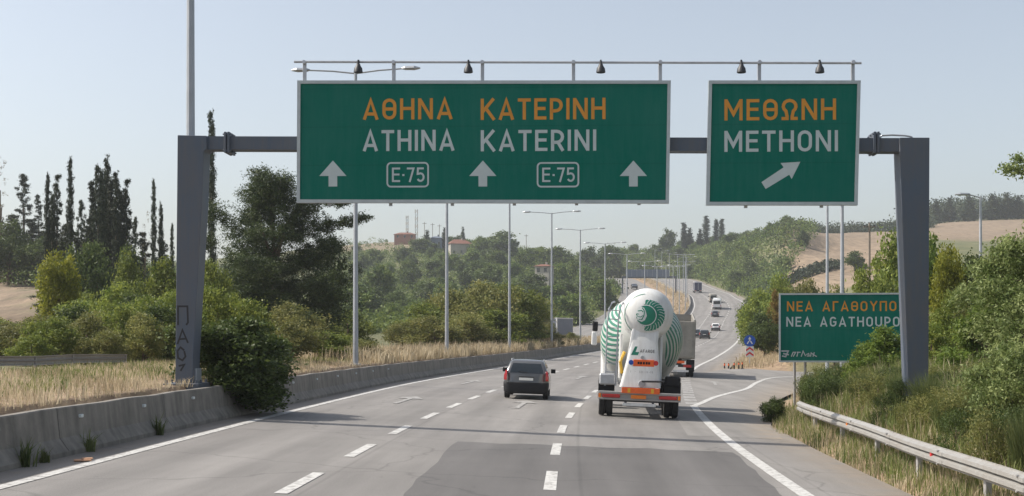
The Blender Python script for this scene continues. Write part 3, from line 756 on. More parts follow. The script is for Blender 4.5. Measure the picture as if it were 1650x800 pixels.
s2_ = sign('direction_sign', 'smaller green overhead sign with a slanting arrow, reading METHONI', (1142,130), (1387,130), (1382,331), (1138,331))
gtext(s1_, 'lettering', 'AΘHNA', M['orange'], 583, 729, 158, 191); gtext(s1_, 'lettering', 'ATHINA', M['swhite'], 583, 732, 209, 242)
gtext(s1_, 'lettering', 'KATEPINH', M['orange'], 774, 976, 158, 191); gtext(s1_, 'lettering', 'KATERINI', M['swhite'], 774, 961, 209, 242)
gtext(s2_, 'lettering', 'MEΘΩNH', M['orange'], 1168, 1349, 159, 192); gtext(s2_, 'lettering', 'METHONI', M['swhite'], 1168, 1352, 210, 243)
def roundrect(x0, x1, z0, z1, r):
    return arc(x1-r, z1-r, r, r, 0, 90, 5)+arc(x0+r, z1-r, r, r, 90, 180, 5)+arc(x0+r, z0+r, r, r, 180, 270, 5)+arc(x1-r, z0+r, r, r, 270, 360, 5)
for dx in (0, 243):
    a0, zt = gl_(623+dx, 262, FACE-.12); a1, zb = gl_(689+dx, 300, FACE-.12); mb = MB()
    mb.ribbon(roundrect(a0, a1, zb, zt, .09), .04, lambda a, b: put_g(a, b, 0), True)
    text(mb, 'E·75', a0+.11, a1-.09, zb+.11, zt-.11, put_g, .12, .85); mb.build('route_badge', M['swhite'], s1_)
def garrow(root, pts):
    mb = MB(); q = [gl_(a, b, FACE-.12) for a, b in pts]; mb.add([put_g(a, b, 0) for a, b in q], [tuple(range(len(q)))]); mb.build('arrow', M['swhite'], root)
for cx in (535, 777.5, 1021):
    garrow(s1_, [(cx-7,300),(cx+7,300),(cx+7,283),(cx+22,283),(cx,258),(cx-22,283),(cx-7,283)])
garrow(s2_, [(1235,304),(1273,281),(1277,288),(1291,260),(1259,262),(1264,269),(1228,293)])
# black sprayed letters on the left post
mb = MB()
def spray(pts, w=.045):
    q = [gl_(a, b) for a, b in pts]; k = len(mb.v)
    mb.ribbon(q, w, lambda a, b: (a, -.004-.0006*(k % 7), b))
spray([(287,524),(287,494),(302,494),(303,520),(300,524)]); spray([(286,555),(294,532),(303,553)]); spray([(288,547),(301,546)])
spray([(297,565),(291,560),(286,566),(287,577),(294,581),(299,575),(297,566)]); spray([(288,590),(297,588),(291,598)])
mb.build('graffiti', M['graffiti'], gan)

# ------------------------------------------------------------------ green sign on the right verge
SY = 47.0; SA = R(-8)
so_ = at(1255, 585, SY); so_.z = g1(so_.x+1, SY)
def sg(px, py, off=0.0):
    c, s = math.cos(SA), math.sin(SA); ox_, oy_ = so_.x-s*off, so_.y+c*off
    r = (px-825)/F; t = (r*oy_-ox_)/(c-r*s); Y = oy_+t*s
    return t, HC+(HY-py)/F*Y-so_.z
ps = thing('place_sign', 'green roadside sign half hidden by leaves, reading NEA AGATHOUPOLI', 'road sign', so_, SA)
a0, zt = sg(1255, 473); a1 = sg(1486, 475)[0]; _, zb = sg(1255, 584)
mb = MB(); mb.box(a0+.02, a1-.02, -.05, 0, zb+.02, zt-.02); fix_normals(mb.build('panel', M['green'], ps).data)
mb = MB()
for (x0, x1, z0, z1) in ((a0, a1, zt-.06, zt), (a0, a1, zb, zb+.06), (a0, a0+.06, zb+.06, zt-.06), (a1-.06, a1, zb+.06, zt-.06)):
    mb.box(x0, x1, -.075, .012, z0, z1)
fix_normals(mb.build('frame', M['gframe'], ps).data)
for x in (.55, .92, 2.55, 2.78, 3.0, 4.6, 4.95):
    g = g1(so_.x+x*math.cos(SA), so_.y+x*math.sin(SA))-so_.z
    mb = MB(); mb.tube([(x, .1, g-.5), (x, .1, zt-.1)], .05 if x != 2.78 else .07, 8); mb.build('post', M['railpost'], ps)
put_s = lambda a, b, d: (a, -.056-d, b)
def stext(s, mat, x0, x1, y0, y1, w=1.0):
    p0, z1 = sg(x0, y0, -.056); p1, z0 = sg(x1, y1, -.056); mb = MB(); text(mb, s, p0, p1, z0, z1, put_s, .22, w); mb.build('lettering', mat, ps)
stext('NEA AΓAΘOYΠOΛH', M['orange'], 1268, 1477, 486, 501.5); stext('NEA AGATHOUPOLI', M['swhite'], 1267, 1468, 511, 526.5)
mb = MB()
def scr(pts, w=.035):
    q = [sg(a, b, -.056) for a, b in pts]; k = len(mb.v); mb.ribbon(q, w, lambda a, b: (a, -.058-.0006*(k % 9), b))
scr([(1259,566),(1270,566),(1266,575),(1260,574)], .05); scr([(1262,570),(1271,572)], .05)
scr([(1275,575),(1278,568),(1282,568),(1278,575)]); scr([(1286,567),(1284,575)]); scr([(1284,568),(1290,568)]); scr([(1291,575),(1294,566),(1298,574)])
scr([(1299,572),(1303,570),(1304,574),(1300,574)]); scr([(1306,575),(1307,569),(1311,572),(1316,575)]); scr([(1312,568),(1310,575)])
mb.build('scrawl', M['gframe'], ps)
mb = MB(); q = [sg(a, b, -.056) for a, b in ((1436,547),(1450,543),(1449,539),(1462,544),(1455,556),(1454,551),(1440,556))]
mb.add([put_s(a, b, 0) for a, b in q], [tuple(range(7))]); mb.build('arrow', M['white'], ps)

# round blue sign and red chevron board on the nose of the exit
bp = onland(1208, 104); bs = thing('lane_split_sign', 'round blue sign with white arrows above a red and white chevron board', 'road sign', bp)
k = F/104; zc_ = HC+(HY-549.5)/k-bp.z; zv = HC+(HY-567)/k-bp.z
mb = MB(); mb.tube([(0, .05, -.4), (0, .05, zc_+.3)], .035, 8); mb.build('post', M['steel'], bs)
mb = MB(); mb.lathe([(.0, 0), (.45, 0), (.45, .02), (0, .02)], 28, Matrix.Translation((0, -.02, zc_)), 'y'); fix_normals(mb.build('disc', M['blue'], bs).data)
mb = MB(); pt = lambda a, b: (a, -.026, zc_+b)
for sgn in (-1, 1):
    mb.ribbon([(sgn*.06, -.02), (sgn*.2, -.24)], .09, pt)
mb.ribbon([(0, -.02), (0, .22)], .09, lambda a, b: (a, -.0275, zc_+b)); mb.add([(-.13, -.0282, zc_+.12), (.13, -.0282, zc_+.12), (0, -.0282, zc_+.33)], [(0, 1, 2)])
mb.build('arrows', M['white'], bs)
mb = MB(); mb.box(-.32, .32, -.01, .02, zv-.42, zv+.42, .01); br = mb.build('board', M['white'], bs)
mb = MB()
for i, z in enumerate((-.38, .0)):
    mb.add([(-.3, -.014, zv+z), (0, -.014, zv+z+.22), (.3, -.014, zv+z), (.3, -.014, zv+z+.16), (0, -.014, zv+z+.38), (-.3, -.014, zv+z+.16)], [(0, 1, 4, 5), (1, 2, 3, 4)])
mb.build('chevron', M['redsign'], br)
proto = None
for i, (pxx, Y) in enumerate(((1167.5, 100.5), (1174, 100.5), (1183, 101), (1190.5, 101), (1196, 101.5))):
    p = onland(pxx, Y)
    if proto is None:
        proto = thing('delineator_post', 'small dark delineator stub in a short row at the tip of the exit island', 'bollard', p, 0, 'delineator stubs at the exit island')
        mb = MB(); mb.lathe([(.13, -.1), (.13, .04), (.055, .06), (.045, .55), (.0, .56)], 10); fix_normals(mb.build('stem', M['blackp'], proto).data)
        mb = MB(); mb.lathe([(.051, .36), (.049, .5)], 10); mb.build('band', M['redorange'], proto)
    else: copy_tree(proto).location = p
# ------------------------------------------------------------------ street lamps
def median_x(y): return float(xl(y))-1.25
def make_lamp(h=12.7, double=True, arm=2.55, rad=.12):
    t = thing('street_lamp', '', 'street lamp')
    mb = MB(); mb.tube([(0, 0, -.5), (0, 0, 1.2), (0, 0, h)], [rad, rad*.95, rad*.55], 10); mb.box(-.2, .2, -.2, .2, -.3, .06, .01); mb.build('pole', M['pole'], t)
    for s in ((-1, 1) if double else (-1,)):
        mb = MB(); mb.tube([(0, 0, h-.06), (s*arm*.4, 0, h+.06), (s*(arm-.45), 0, h+.12)], .035, 6); a = mb.build('arm', M['pole'], t)
        mb = MB(); x0 = s*(arm-.55)
        mb.loft([[(x0+s*u, w*c, h+.12+.02*0+zz*d) for c, d in ((-1, 0), (-.7, 1), (.7, 1), (1, 0), (.6, -.7), (-.6, -.7))] for u, w, zz in ((0, .05, .04), (.15, .13, .08), (.55, .16, .09), (.8, .06, .03))])
        lh = mb.build('lamp_head', M['pole'], a); fix_normals(lh.data)
    return t
lab = {0: 'tall street lamp rising out of frame behind the graffiti gantry post', 1: 'street lamp whose double arm shows above the left end of the wide green sign',
 2: 'street lamp pole in front of the red roofed house, top hidden by the sign', 3: 'third street lamp pole under the wide sign, left of the box truck',
 4: 'street lamp with double arm just below the sign edge, beside the box truck', 5: 'street lamp with double arm right of the box truck',
 6: 'street lamp with double arm directly behind the cement mixer ladder'}
lampD = make_lamp(); first = True
Ys = [33.4, 57, 80, 103, 126, 148, 172]; PXS = [307, 573, 720, 821, 889, 935, 975]
yy = 172
while yy < 520: yy += 25; Ys.append(yy)
for i, Y in enumerate(Ys):
    x = (PXS[i]-825)/F*Y if i < 7 else median_x(Y)
    o = lampD if i == 0 else copy_tree(lampD)
    hd = math.atan2(float(xl(Y+3)-xl(Y-3)), 6)
    o.location = (x, Y, g1(x, Y)+ (.35 if i == 0 else 0)); o.rotation_euler = (0, 0, -hd); o.scale = (1, 1, 1)
    tag(o, lab.get(i, 'small distant double-arm street lamp in the row climbing the far median'), 'street lamp', 'street lamps along the median' if i < 7 else 'distant lamps on the far median')
    if i == 1: lampD.scale = (1.1, 1.1, 1.2); o.scale = (1, 1, .99)
lampS = make_lamp(9.6, False, 1.1, .11); n1 = 0
for j, (pxx, Y, hh, lb) in enumerate(((1580, 70, 9.6, 'single-arm street lamp among the trees right of the tall sign post'), (1357, 57, 9.9, 'thicker of the two lamp poles between METHONI sign and roadside sign'),
        (1333, 74, 10.6, 'thinner lamp pole left of the thick one behind the roadside sign'))):
    o = lampS if j == 0 else copy_tree(lampS)
    x = (pxx-825)/F*Y; gz = g1(x, Y); o.location = (x, Y, gz); tag(o, lb, 'street lamp', 'lamps along the exit ramp')
    ztop = {0: HC+(HY-317)/F*Y, 1: HC+(HY-290)/F*Y, 2: HC+(HY-290)/F*Y}[j]; o.scale = (1, 1, (ztop-gz)/9.6)
p = onland(1401, 112); up = thing('utility_pole', 'thin wooden utility pole rising above the roadside sign', 'utility pole', p)
zt_ = HC+(HY-360)/F*112-p.z
mb = MB(); mb.tube([(0, 0, -.6), (0, 0, zt_)], [.12, .08], 8); mb.build('pole', M['wood'], up)
mb = MB(); mb.box(-.5, .5, -.05, .05, zt_-.35, zt_-.27); ca_ = mb.build('crossarm', M['wood'], up)
mb = MB(); [mb.lathe([(.03, 0), (.05, .06), (.03, .14)], 8, Matrix.Translation((x, 0, zt_-.27))) for x in (-.42, .42)]; mb.build('insulator', M['dark'], ca_)

# ------------------------------------------------------------------ vehicles
def wheel(parent, x, y, r, w, rimr=.6, dual=False):
    mb = MB(); s = 1 if x > 0 else -1
    prof = [(r*.55, -w/2), (r*.93, -w/2), (r, -w/2+.03), (r, -.012), (r*.96, 0), (r, .012), (r, w/2-.03), (r*.93, w/2), (r*.55, w/2)]
    if dual: prof = [(r*.55, -w/2), (r*.94, -w/2), (r, -w/2+.03), (r, -.05), (r*.9, -.02), (r*.9, .02), (r, .05), (r, w/2-.03), (r*.94, w/2), (r*.55, w/2)]
    wh = None
    mb.lathe(prof, 28, Matrix.Translation((x, y, r)), 'x'); t = mb.build('wheel', M['rubber'], parent); smooth_by_angle(t, 35)
    mb = MB(); mb.lathe([(0, s*w*.30), (r*.2, s*w*.36), (r*.3, s*w*.30), (r*.5, s*w*.28), (r*.57, s*w*.44)], 20, Matrix.Translation((x, y, r)), 'x'); smooth_by_angle(mb.build('rim', M['rim'], t), 35)
    return t
def rrect(hx, y0, y1, z, r, n=4):
    r = min(r, hx*.9, (y1-y0)*.45); o = []
    for cx, cyy, a in ((hx-r, y1-r, 0), (-hx+r, y1-r, 90), (-hx+r, y0+r, 180), (hx-r, y0+r, 270)):
        o += [(cx+r*math.cos(R(a+90*i/n)), cyy+r*math.sin(R(a+90*i/n)), z) for i in range(n+1)]
    return o
def make_car(label, paint_, H=1.46, W=1.70, L=3.9, boot=0.0, lowblack=True):
    t = thing('car', label, 'car'); hw = W/2; k = H/1.46; fy = L/3.9
    # lower body: rounded rings stacked upward
    lv = [(.27, .93, .05, 3.8, .3), (.33, .985, .0, 3.88, .38), (.5, 1.0, -.01, 3.9, .42), (.62, 1.0, .0, 3.88, .42), (.78, .98, .03, 3.8, .4), (.9, .95, .06, 3.1, .32), (.955, .93, .08, 2.95, .25)]
    mb = MB(); mb.loft([rrect(hw*a, b*fy, c*fy, z*k, r) for z, a, b, c, r in lv]); body = mb.build('body', paint_, t); smooth_by_angle(body, 32)
    cab = [(.95, .93, .07+boot, 2.95), (1.12, .875, .15+boot, 2.62), (1.28, .80, .25+boot, 2.3), (1.38, .745, .35+boot, 2.1), (1.435, .68, .46+boot, 1.95), (1.46, .58, .62+boot, 1.75)]
    mb = MB(); mb.loft([rrect(hw*a, b*fy, c*fy, z*k, .11) for z, a, b, c in cab]); c_ = mb.build('cabin', paint_, t); smooth_by_angle(c_, 38)
    def ci(z):
        zs = [q[0] for q in cab]; return [float(np.interp(z, zs, [q[i] for q in cab])) for i in (1, 2, 3)]
    def pane(name, pts, mat, th=.012):
        return None
    mb = MB(); zz = [.985, 1.1, 1.22, 1.33]; Lq = []
    for z in zz:
        a, b, c = ci(z)
        for u in (-.8, -.6, -.3, 0, .3, .6, .8): Lq.append((u*hw*a, b*fy-.014, z*k))
    mb.add(Lq, [(i*7+j, i*7+j+1, (i+1)*7+j+1, (i+1)*7+j) for i in range(3) for j in range(6)]); g = mb.build('rear_window', M['glass'], t)
    sol = g.modifiers.new('s', 'SOLIDIFY'); sol.thickness = .01
    mb = MB(); mb.tube([(.03, ci(1.0)[1]*fy-.03, .99*k), (-.3, ci(1.06)[1]*fy-.03, 1.04*k)], .012, 5); mb.build('wiper', M['blackp'], g)
    for s in (-1, 1):
        for (f0, f1) in ((.1, .44), (.47, .8)):
            mb = MB(); Lq = []
            for z in (1.0, 1.15, 1.32):
                a, b, c = ci(z)
                for u in (f0, f1): Lq.append((s*(hw*a+.006), (b+(c-b)*(u if u < .78 else .78+.04*(1.32-z)))*fy, z*k))
            mb.add(Lq, [(0, 1, 3, 2), (2, 3, 5, 4)]); w = mb.build('side_window', M['glass'], t); w.modifiers.new('s', 'SOLIDIFY').thickness = .008
        mb = MB(); z0, z1 = .70*k, 1.06*k
        mb.loft([[(s*(hw*p-.0), yv*fy, z) for p, yv in ((.99, .10), (.99, .01), (.86, -.02+.1*max(0, (z/k-.8))), (.86, .12))] for z in (z0, .88*k)]+[[(s*(hw*p), yv*fy, z1) for p, yv in ((.925, .2), (.925, .09), (.86, .075), (.86, .2))]])
        smooth_by_angle(mb.build('tail_light', M['red'], t), 40)
        mb = MB(); mb.loft([rrect(.09, -.06, .05, z, .04) for z in (0, .05, .13, .16)]); m_ = mb.build('mirror', M['blackp'], t)
        m_.location = (s*(hw+.10), 2.35*fy, .93*k); m_.rotation_euler = (0, 0, 0)
        for yv in (.68, 3.12): wheel(t, s*(hw-.12), yv*fy, .305, .2)
    bm_ = M['blackp'] if lowblack else paint_
    mb = MB(); mb.loft([rrect(hw*a, b*fy, .5*fy, z*k, r) for z, a, b, r in ((.2, .9, .03, .3), (.27, .985, -.04, .4), (.5, 1.012, -.06, .42), (.6, 1.012, -.045, .42), (.63, 1.0, -.0, .42))]); smooth_by_angle(mb.build('bumper', bm_, t), 40)
    mb = MB(); mb.box(-.26, .26, -.025, .01, .70*k, .80*k, .005); mb.build('licence_plate', M['plate'], t)
    mb = MB(); mb.box(-.28, .28, -.03, .02, .815*k, .845*k, .008); mb.build('hatch_handle', M['blackp'], t)
    for s in (-1, 1):
        mb = MB(); mb.tube([(s*hw*.70, .62*fy, 1.425*k), (s*hw*.715, .7*fy, 1.475*k), (s*hw*.70, 1.75*fy, 1.475*k), (s*hw*.68, 1.85*fy, 1.43*k)], .016, 6); mb.build('roof_rail', M['chrome'], t)
    mb = MB(); mb.lathe([(0, -.0), (.02, 0), (.02, .02), (0, .02)], 8, Matrix.Translation((.45, -.02, .27)), 'y'); mb.build('exhaust', M['dark'], t)
    return t
P_grey = plain('car_paint_grey', (.105, .108, .112), .3, .35, .05, 2, coat=.8); P_black = plain('car_paint_black', (.02, .021, .024), .25, .3, .05, 2, coat=.8)
P_white = plain('car_paint_white', (.74, .74, .73), .3, 0, .04, 2, coat=.8); P_dgrey = plain('car_paint_slate', (.09, .09, .1), .3, .5, .05, 2, coat=.8)
P_navy = plain('van_paint_navy', (.03, .035, .085), .35, .2, .08, 2, coat=.5)
def heading(Y): return -math.atan2(float(xr(Y+4)-xr(Y-4)), 8)
def put(o, px, Y, rz=None, dz=0.0):
    x = (px-825)/F*Y; o.location = (x, Y, float(RZ(x, Y))+.012+dz)
    yaw = heading(Y) if rz is None else rz
    pitch = math.atan2(float(RZ(x, Y+3)-RZ(x, Y)), 3); roll = math.atan(float(cf(Y)))
    o.rotation_euler = (pitch, roll, yaw)
def repaint(o, mat):
    for c in o.children:
        if c.name.split('.')[0] in ('body', 'cabin'):
            c.material_slots[0].link = 'OBJECT'; c.material_slots[0].material = mat
car = make_car('grey hatchback with black bumper driving in the middle lane', P_grey, W=1.69); put(car, 846.5, 49.6, heading(49.6)*.55)
car_proto = make_car('black car just beyond the tipper truck', P_black, H=1.5, W=1.78, L=4.3, lowblack=False); put(car_proto, 1135, 226)
for pxx, Y, mat, lb in ((1153, 264, P_white, 'white car, middle one of the three following up the far slope'), (1152, 326, P_dgrey, 'dark grey car furthest up, below the white minibus'),
                       (1121.5, 232, P_dgrey, 'dark car half hidden behind the right edge of the tipper truck')):
    c = copy_tree(car_proto); c['label'] = lb; repaint(c, mat); put(c, pxx, Y)
c = copy_tree(car_proto); c['label'] = 'dark car coming the other way under the far overhead sign'; repaint(c, P_black)
Y = 470; x = (1021-825)/F*Y; c.location = (x, Y, float(RZ(xl(Y), Y))+.14); c.rotation_euler = (0, 0, math.pi+heading(Y)); c.scale = (1.2, 1.2, 1.2)

# cement mixer ------------------------------------------------------
MY = 40.3; mk = F/MY; MX = 1029.0
mx = thing('cement_mixer_truck', 'white cement mixer truck with a green lion emblem on its drum', 'cement mixer')
put(mx, MX, MY, heading(42)*.8)
def lc(px, py): return ((px-MX)/mk, (672-py)/mk)
mb = MB()
for s in (-1, 1): mb.box(s*.43-.05, s*.43+.05, .3, 8.4, .78, 1.02, .01)
for y in (.9, 2.4, 4.2, 6.0, 7.6): mb.box(-.42, .42, y-.08, y+.08, .8, .98)
mb.box(-1.1, 1.1, .9, 1.05, .45, .62); fix_normals(mb.build('chassis', M['dark'], mx).data)
for s in (-1, 1):
    for y in (1.15, 2.5): wheel(mx, s*1.01, y, .5, .43, dual=True)
    for y in (6.2, 7.9): wheel(mx, s*1.06, y, .5, .3)
# drum
ax0 = Vector((.07, .75, 2.88)); axd = Vector((0, 1, -.215)).normalized()
prof = [(.0, -.02), (.55, 0), (.72, .25), (1.08, .95), (1.27, 1.6), (1.33, 2.2), (1.33, 3.3), (1.15, 4.5), (.85, 5.5), (.55, 5.75), (0, 5.76)]
xf = pchip([p[1] for p in prof], [p[0] for p in prof])
S_ = np.linspace(-.02, 5.76, 30); nD = 56; vs_ = []; fs_ = []; mats_ = []
ux = Vector((1, 0, 0)); uz = ux.cross(axd)
for s in S_:
    for q in range(nD):
        a = 2*math.pi*q/nD; vs_.append(ax0+axd*s+(ux*math.cos(a)+uz*math.sin(a))*float(xf(s)))
for i in range(29):
    for q in range(nD): fs_.append((i*nD+q, i*nD+(q+1) % nD, (i+1)*nD+(q+1) % nD, (i+1)*nD+q))
me = bpy.data.meshes.new('drum'); me.from_pydata(vs_, [], fs_); me.shade_smooth()
l = me.uv_layers.new(name='drum'); uvs = []
for poly in me.polygons:
    for li in poly.loop_indices:
        vi = me.loops[li].vertex_index; q = vi % nD
        if q == 0 and any(me.loops[k_].vertex_index % nD == nD-1 for k_ in poly.loop_indices): q = nD
        uvs += [q/nD, S_[vi//nD]/5.76]
l.data.foreach_set('uv', uvs)
def drummat():
    m, nt, N, L, p = nodes('mixer_drum')
    uv = N.new('ShaderNodeUVMap'); uv.uv_map = 'drum'; sx = N.new('ShaderNodeSeparateXYZ'); L.new(uv.outputs[0], sx.inputs[0])
    def mth(op, a, b=None):
        q = N.new('ShaderNodeMath'); q.operation = op
        for i, v in enumerate((a, b)):
            if v is None: continue
            if isinstance(v, (int, float)): q.inputs[i].default_value = v
            else: L.new(v, q.inputs[i])
        return q.outputs[0]
    u, v = sx.outputs[0], sx.outputs[1]
    ang = mth('FRACT', mth('ADD', mth('MULTIPLY', u, 2.0), .5)); cu = mth('ABSOLUTE', mth('SUBTRACT', ang, .5))          # three emblems round the drum
    disc = mth('LESS_THAN', mth('ADD', mth('POWER', mth('MULTIPLY', cu, 3.5), 2), mth('POWER', mth('MULTIPLY', mth('SUBTRACT', v, .24), 4.8), 2)), 1.0)
    st = mth('GREATER_THAN', mth('SINE', mth('ADD', mth('MULTIPLY', u, 215), mth('MULTIPLY', v, 95))), -.15)
    band_ = mth('MULTIPLY', disc, st)
    no = N.new('ShaderNodeTexNoise'); no.inputs['Scale'].default_value = 9; no.inputs['Detail'].default_value = 6; L.new(uv.outputs[0], no.inputs['Vector'])
    mr = N.new('ShaderNodeMapRange'); mr.inputs[1].default_value = .3; mr.inputs[2].default_value = .7; mr.inputs[3].default_value = .66; mr.inputs[4].default_value = 1.0; L.new(no.outputs['Fac'], mr.inputs[0])
    c = N.new('ShaderNodeMix'); c.data_type = 'RGBA'; c.inputs[6].default_value = (.58, .6, .58, 1); c.inputs[7].default_value = (.04, .22, .15, 1); L.new(band_, c.inputs[0])
    d = N.new('ShaderNodeMix'); d.data_type = 'RGBA'; d.blend_type = 'MULTIPLY'; d.inputs[0].default_value = 1; L.new(c.outputs[2], d.inputs[6]); L.new(mr.outputs[0], d.inputs[7])
    L.new(d.outputs[2], p.inputs['Base Color']); p.inputs['Roughness'].default_value = .5
    return m
me.materials.append(drummat()); drum = link('drum', me, mx); fix_normals(me)
# rear hood, a rounded cap with the emblem on it
hc = lc(1037, 503); HR = .81
def hoody(u, w): return .78-.62*math.sqrt(max(0.0, 1-(u*u+w*w)/(HR*HR)))**.8
mb = MB(); rings = []
for i in range(11):
    r = HR*math.sin(R(90*i/10)) if i else .001
    rings.append([(hc[0]+r*math.cos(2*math.pi*q/36), hoody(r*math.cos(2*math.pi*q/36), r*math.sin(2*math.pi*q/36)), hc[1]+r*math.sin(2*math.pi*q/36)) for q in range(36)])
rings.append([(hc[0]+HR*math.cos(2*math.pi*q/36), 1.0, hc[1]+HR*math.sin(2*math.pi*q/36)) for q in range(36)])
mb.loft(rings); hood = mb.build('hood', M['trw'], mx); smooth_by_angle(hood, 50)
def on_hood(px, py, d):
    a, b = lc(px, py); return (a, hoody(a-hc[0], b-hc[1])-.008-d, b)
def fillpoly(mb, pts, d):
    """filled outline laid on the curved hood (star-shaped about its centre)"""
    c = (sum(p[0] for p in pts)/len(pts), sum(p[1] for p in pts)/len(pts)); n = len(pts); V_ = []; f = []
    for t in (0.02, .35, .7, 1.0): V_ += [on_hood(c[0]+(p[0]-c[0])*t, c[1]+(p[1]-c[1])*t, d) for p in pts]
    for k_ in range(3): f += [(k_*n+i, k_*n+(i+1) % n, (k_+1)*n+(i+1) % n, (k_+1)*n+i) for i in range(n)]
    f.append(tuple(range(n))); mb.add(V_, f)
def hstroke(mb, pts, w, d):
    P = []
    for a, b in zip(pts[:-1], pts[1:]):
        n = max(1, int(math.hypot(b[0]-a[0], b[1]-a[1])/2))
        P += [(a[0]+(b[0]-a[0])*i/n, a[1]+(b[1]-a[1])*i/n) for i in range(n)]
    P.append(pts[-1]); mb.ribbon(P, w, lambda x, y: on_hood(x, y, d))
# lion head: green mane disc, cut by pale mane strokes, ring and profile
mb = MB(); ec = (1038, 505); mane = []
for i in range(64):
    a = 2*math.pi*i/64; right = math.cos(a) > -.25
    r = (27+(.7 if i % 2 else -.4)) if right else 19.5+(1.0 if i % 3 else -.8)
    mane.append((ec[0]+r*math.cos(a)*(1.0 if right else .95), ec[1]-r*.93*math.sin(a)))
fillpoly(mb, mane, 0); emb = mb.build('emblem', M['trg'], hood)
mb = MB()
for i in range(17):                                      # pale strands of the mane
    a = R(-112+i*13.2); r0 = 17 if i % 2 else 19
    hstroke(mb, [(ec[0]+r0*math.cos(a), ec[1]-r0*.95*math.sin(a)), (ec[0]+22*math.cos(a-.07), ec[1]-21*math.sin(a-.07)), (ec[0]+27.8*math.cos(a-.24), ec[1]-25.8*math.sin(a-.24))], .75, .003)
hstroke(mb, [(ec[0]-4+17*math.cos(R(a)), 505-16.5*math.sin(R(a))) for a in range(-125, 136, 10)], 1.4, .0042)
fillpoly(mb, [(1020,495),(1026,491),(1031,493),(1034,499),(1036,506),(1033,513),(1028,516),(1023,514),(1020,510),(1021,505),(1018,502)], .0034)   # pale face in profile
mb.build('emblem_lines', M['white'], hood)
mb = MB(); hstroke(mb, [(1021,498.5),(1027,497.5),(1030,500)], 1.6, .0046); hstroke(mb, [(1021,507.5),(1026,508),(1030,505.5)], 1.2, .0046); hstroke(mb, [(1028,493),(1032,499),(1031,506),(1028,512)], 1.5, .0046)
hstroke(mb, [(1023,512),(1029,512.5)], 1.1, .0046); hstroke(mb, [(1019,503),(1023,503.5)], 1.2, .0046)
hstroke(mb, [(1035+35*math.cos(R(a)), 504-34*math.sin(R(a))) for a in range(95, 290, 8)], .8, .002); mb.build('emblem_face', M['trg'], hood)
# pedestal below the hood
def ring4(x0, x1, y0, y1, z, r=.1):
    c = (x0+x1)/2; return [(p[0]+c, p[1], p[2]) for p in rrect((x1-x0)/2, y0, y1, z, r)]
lv = []
for py, a, b, y0 in ((622, 996, 1063, .1), (612, 999, 1062, .12), (580, 1006, 1059, .2), (548, 1011, 1056, .26), (525, 1013, 1058, .34), (505, 1010, 1060, .55)):
    (xa, z), (xb, _) = lc(a, py), lc(b, py); lv.append((xa, xb, y0, 1.0, z))
mb = MB(); mb.loft([ring4(*q) for q in lv]); ped = mb.build('shroud', M['trw'], mx); smooth_by_angle(ped, 40)
def pedy(z): return float(np.interp(z, [q[4] for q in lv], [q[2] for q in lv]))
put_p = lambda a, b, d: (a, pedy(b)-.006-d, b)
def ptext(s, mat, x0, x1, y0, y1, w=1.0):
    (a, zt), (b, zb) = lc(x0, y0), lc(x1, y1); mb = MB(); text(mb, s, a, b, zb, zt, put_p, .16, w); return mb.build('lettering', mat, ped)
mb = MB(); q = [lc(*p) for p in ((1013,570),(1019,556),(1023,556),(1020,565),(1026,565),(1024,570))]; mb.add([put_p(a, b, 0) for a, b in q], [tuple(range(6))]); mb.build('logo', M['trg'], ped)
ptext('LAFARGE', M['blackp'], 1024, 1051, 560.5, 565.5, .9)
mb = MB(); a, zt = lc(1017, 577); b, zb = lc(1051, 588); mb.box(a, b, pedy(zt)-.03, pedy(zt)+.1, zb, zt, .006); sg_ = mb.build('warning_plate', M['redorange'], ped)
mb = MB()
for i, xx in enumerate((1024, 1028, 1032.5, 1037, 1041)):
    a, zt = lc(xx, 580.5); b, zb = lc(xx+3.2, 584.5); mb.add([(a, pedy(lc(0,577)[1])-.034, zb), (b, pedy(lc(0,577)[1])-.034, zb), (b, pedy(lc(0,577)[1])-.034, zt), (a, pedy(lc(0,577)[1])-.034, zt)], [(0, 1, 2, 3)])
mb.build('lettering', M['blackp'], sg_)
for xx, mt in ((1013.5, 'blue'), (1053.5, 'redsign')):
    a, z = lc(xx, 582); mb = MB(); mb.lathe([(0, 0), (.075, 0), (.075, .03), (0, .03)], 16, Matrix.Translation((a, pedy(z)-.02, z)), 'y'); mb.build('roundel', M[mt], ped)
ptext('I · III·II·II', M['blackp'], 1013, 1049, 595, 598.5, .7)
for pp, rr in (((1031, 573), .05), ((1032, 616), .1)):
    a, z = lc(*pp); mb = MB(); mb.lathe([(0, -.03), (rr, -.03), (rr*1.1, 0), (rr*1.1, .05)], 14, Matrix.Translation((a, pedy(z)-.01, z)), 'y'); mb.build('emblem_badge', M['steel'], ped)
# ladder at the left of the drum
mb = MB(); xa, xb = -1.06, -.73
for x in (xa, xb): mb.tube([(x, .32, .95), (x, .30, 2.9), (x+.03, .35, 3.3), (x+.12, .55, 3.5), (x+.2, 1.1, 3.55)], .025, 6)
for i in range(9): z = 1.1+i*.27; mb.tube([(xa, .31, z), (xb, .31, z)], .016, 5)
mb.build('ladder', M['pole'], mx)
# stay tubes, water hose, chute
mb = MB()
for s in (-1, 1): mb.tube([(s*.62, .6, 1.0), (s*.62, .75, 2.55)], .05, 8)
mb.build('stand', M['trw'], mx)
mb = MB(); mb.tube([(-.55, .55, 1.35), (-.62, .4, 1.7), (-.5, .5, 2.0)], .05, 8); mb.build('hose', M['yellow'], mx)
mb = MB(); a, z = lc(1023, 612); b, _ = lc(1068, 612); mb.tube([(.05, .0, z), (b, .05, z+.02)], .03, 6); mb.build('lever', M['dark'], mx)
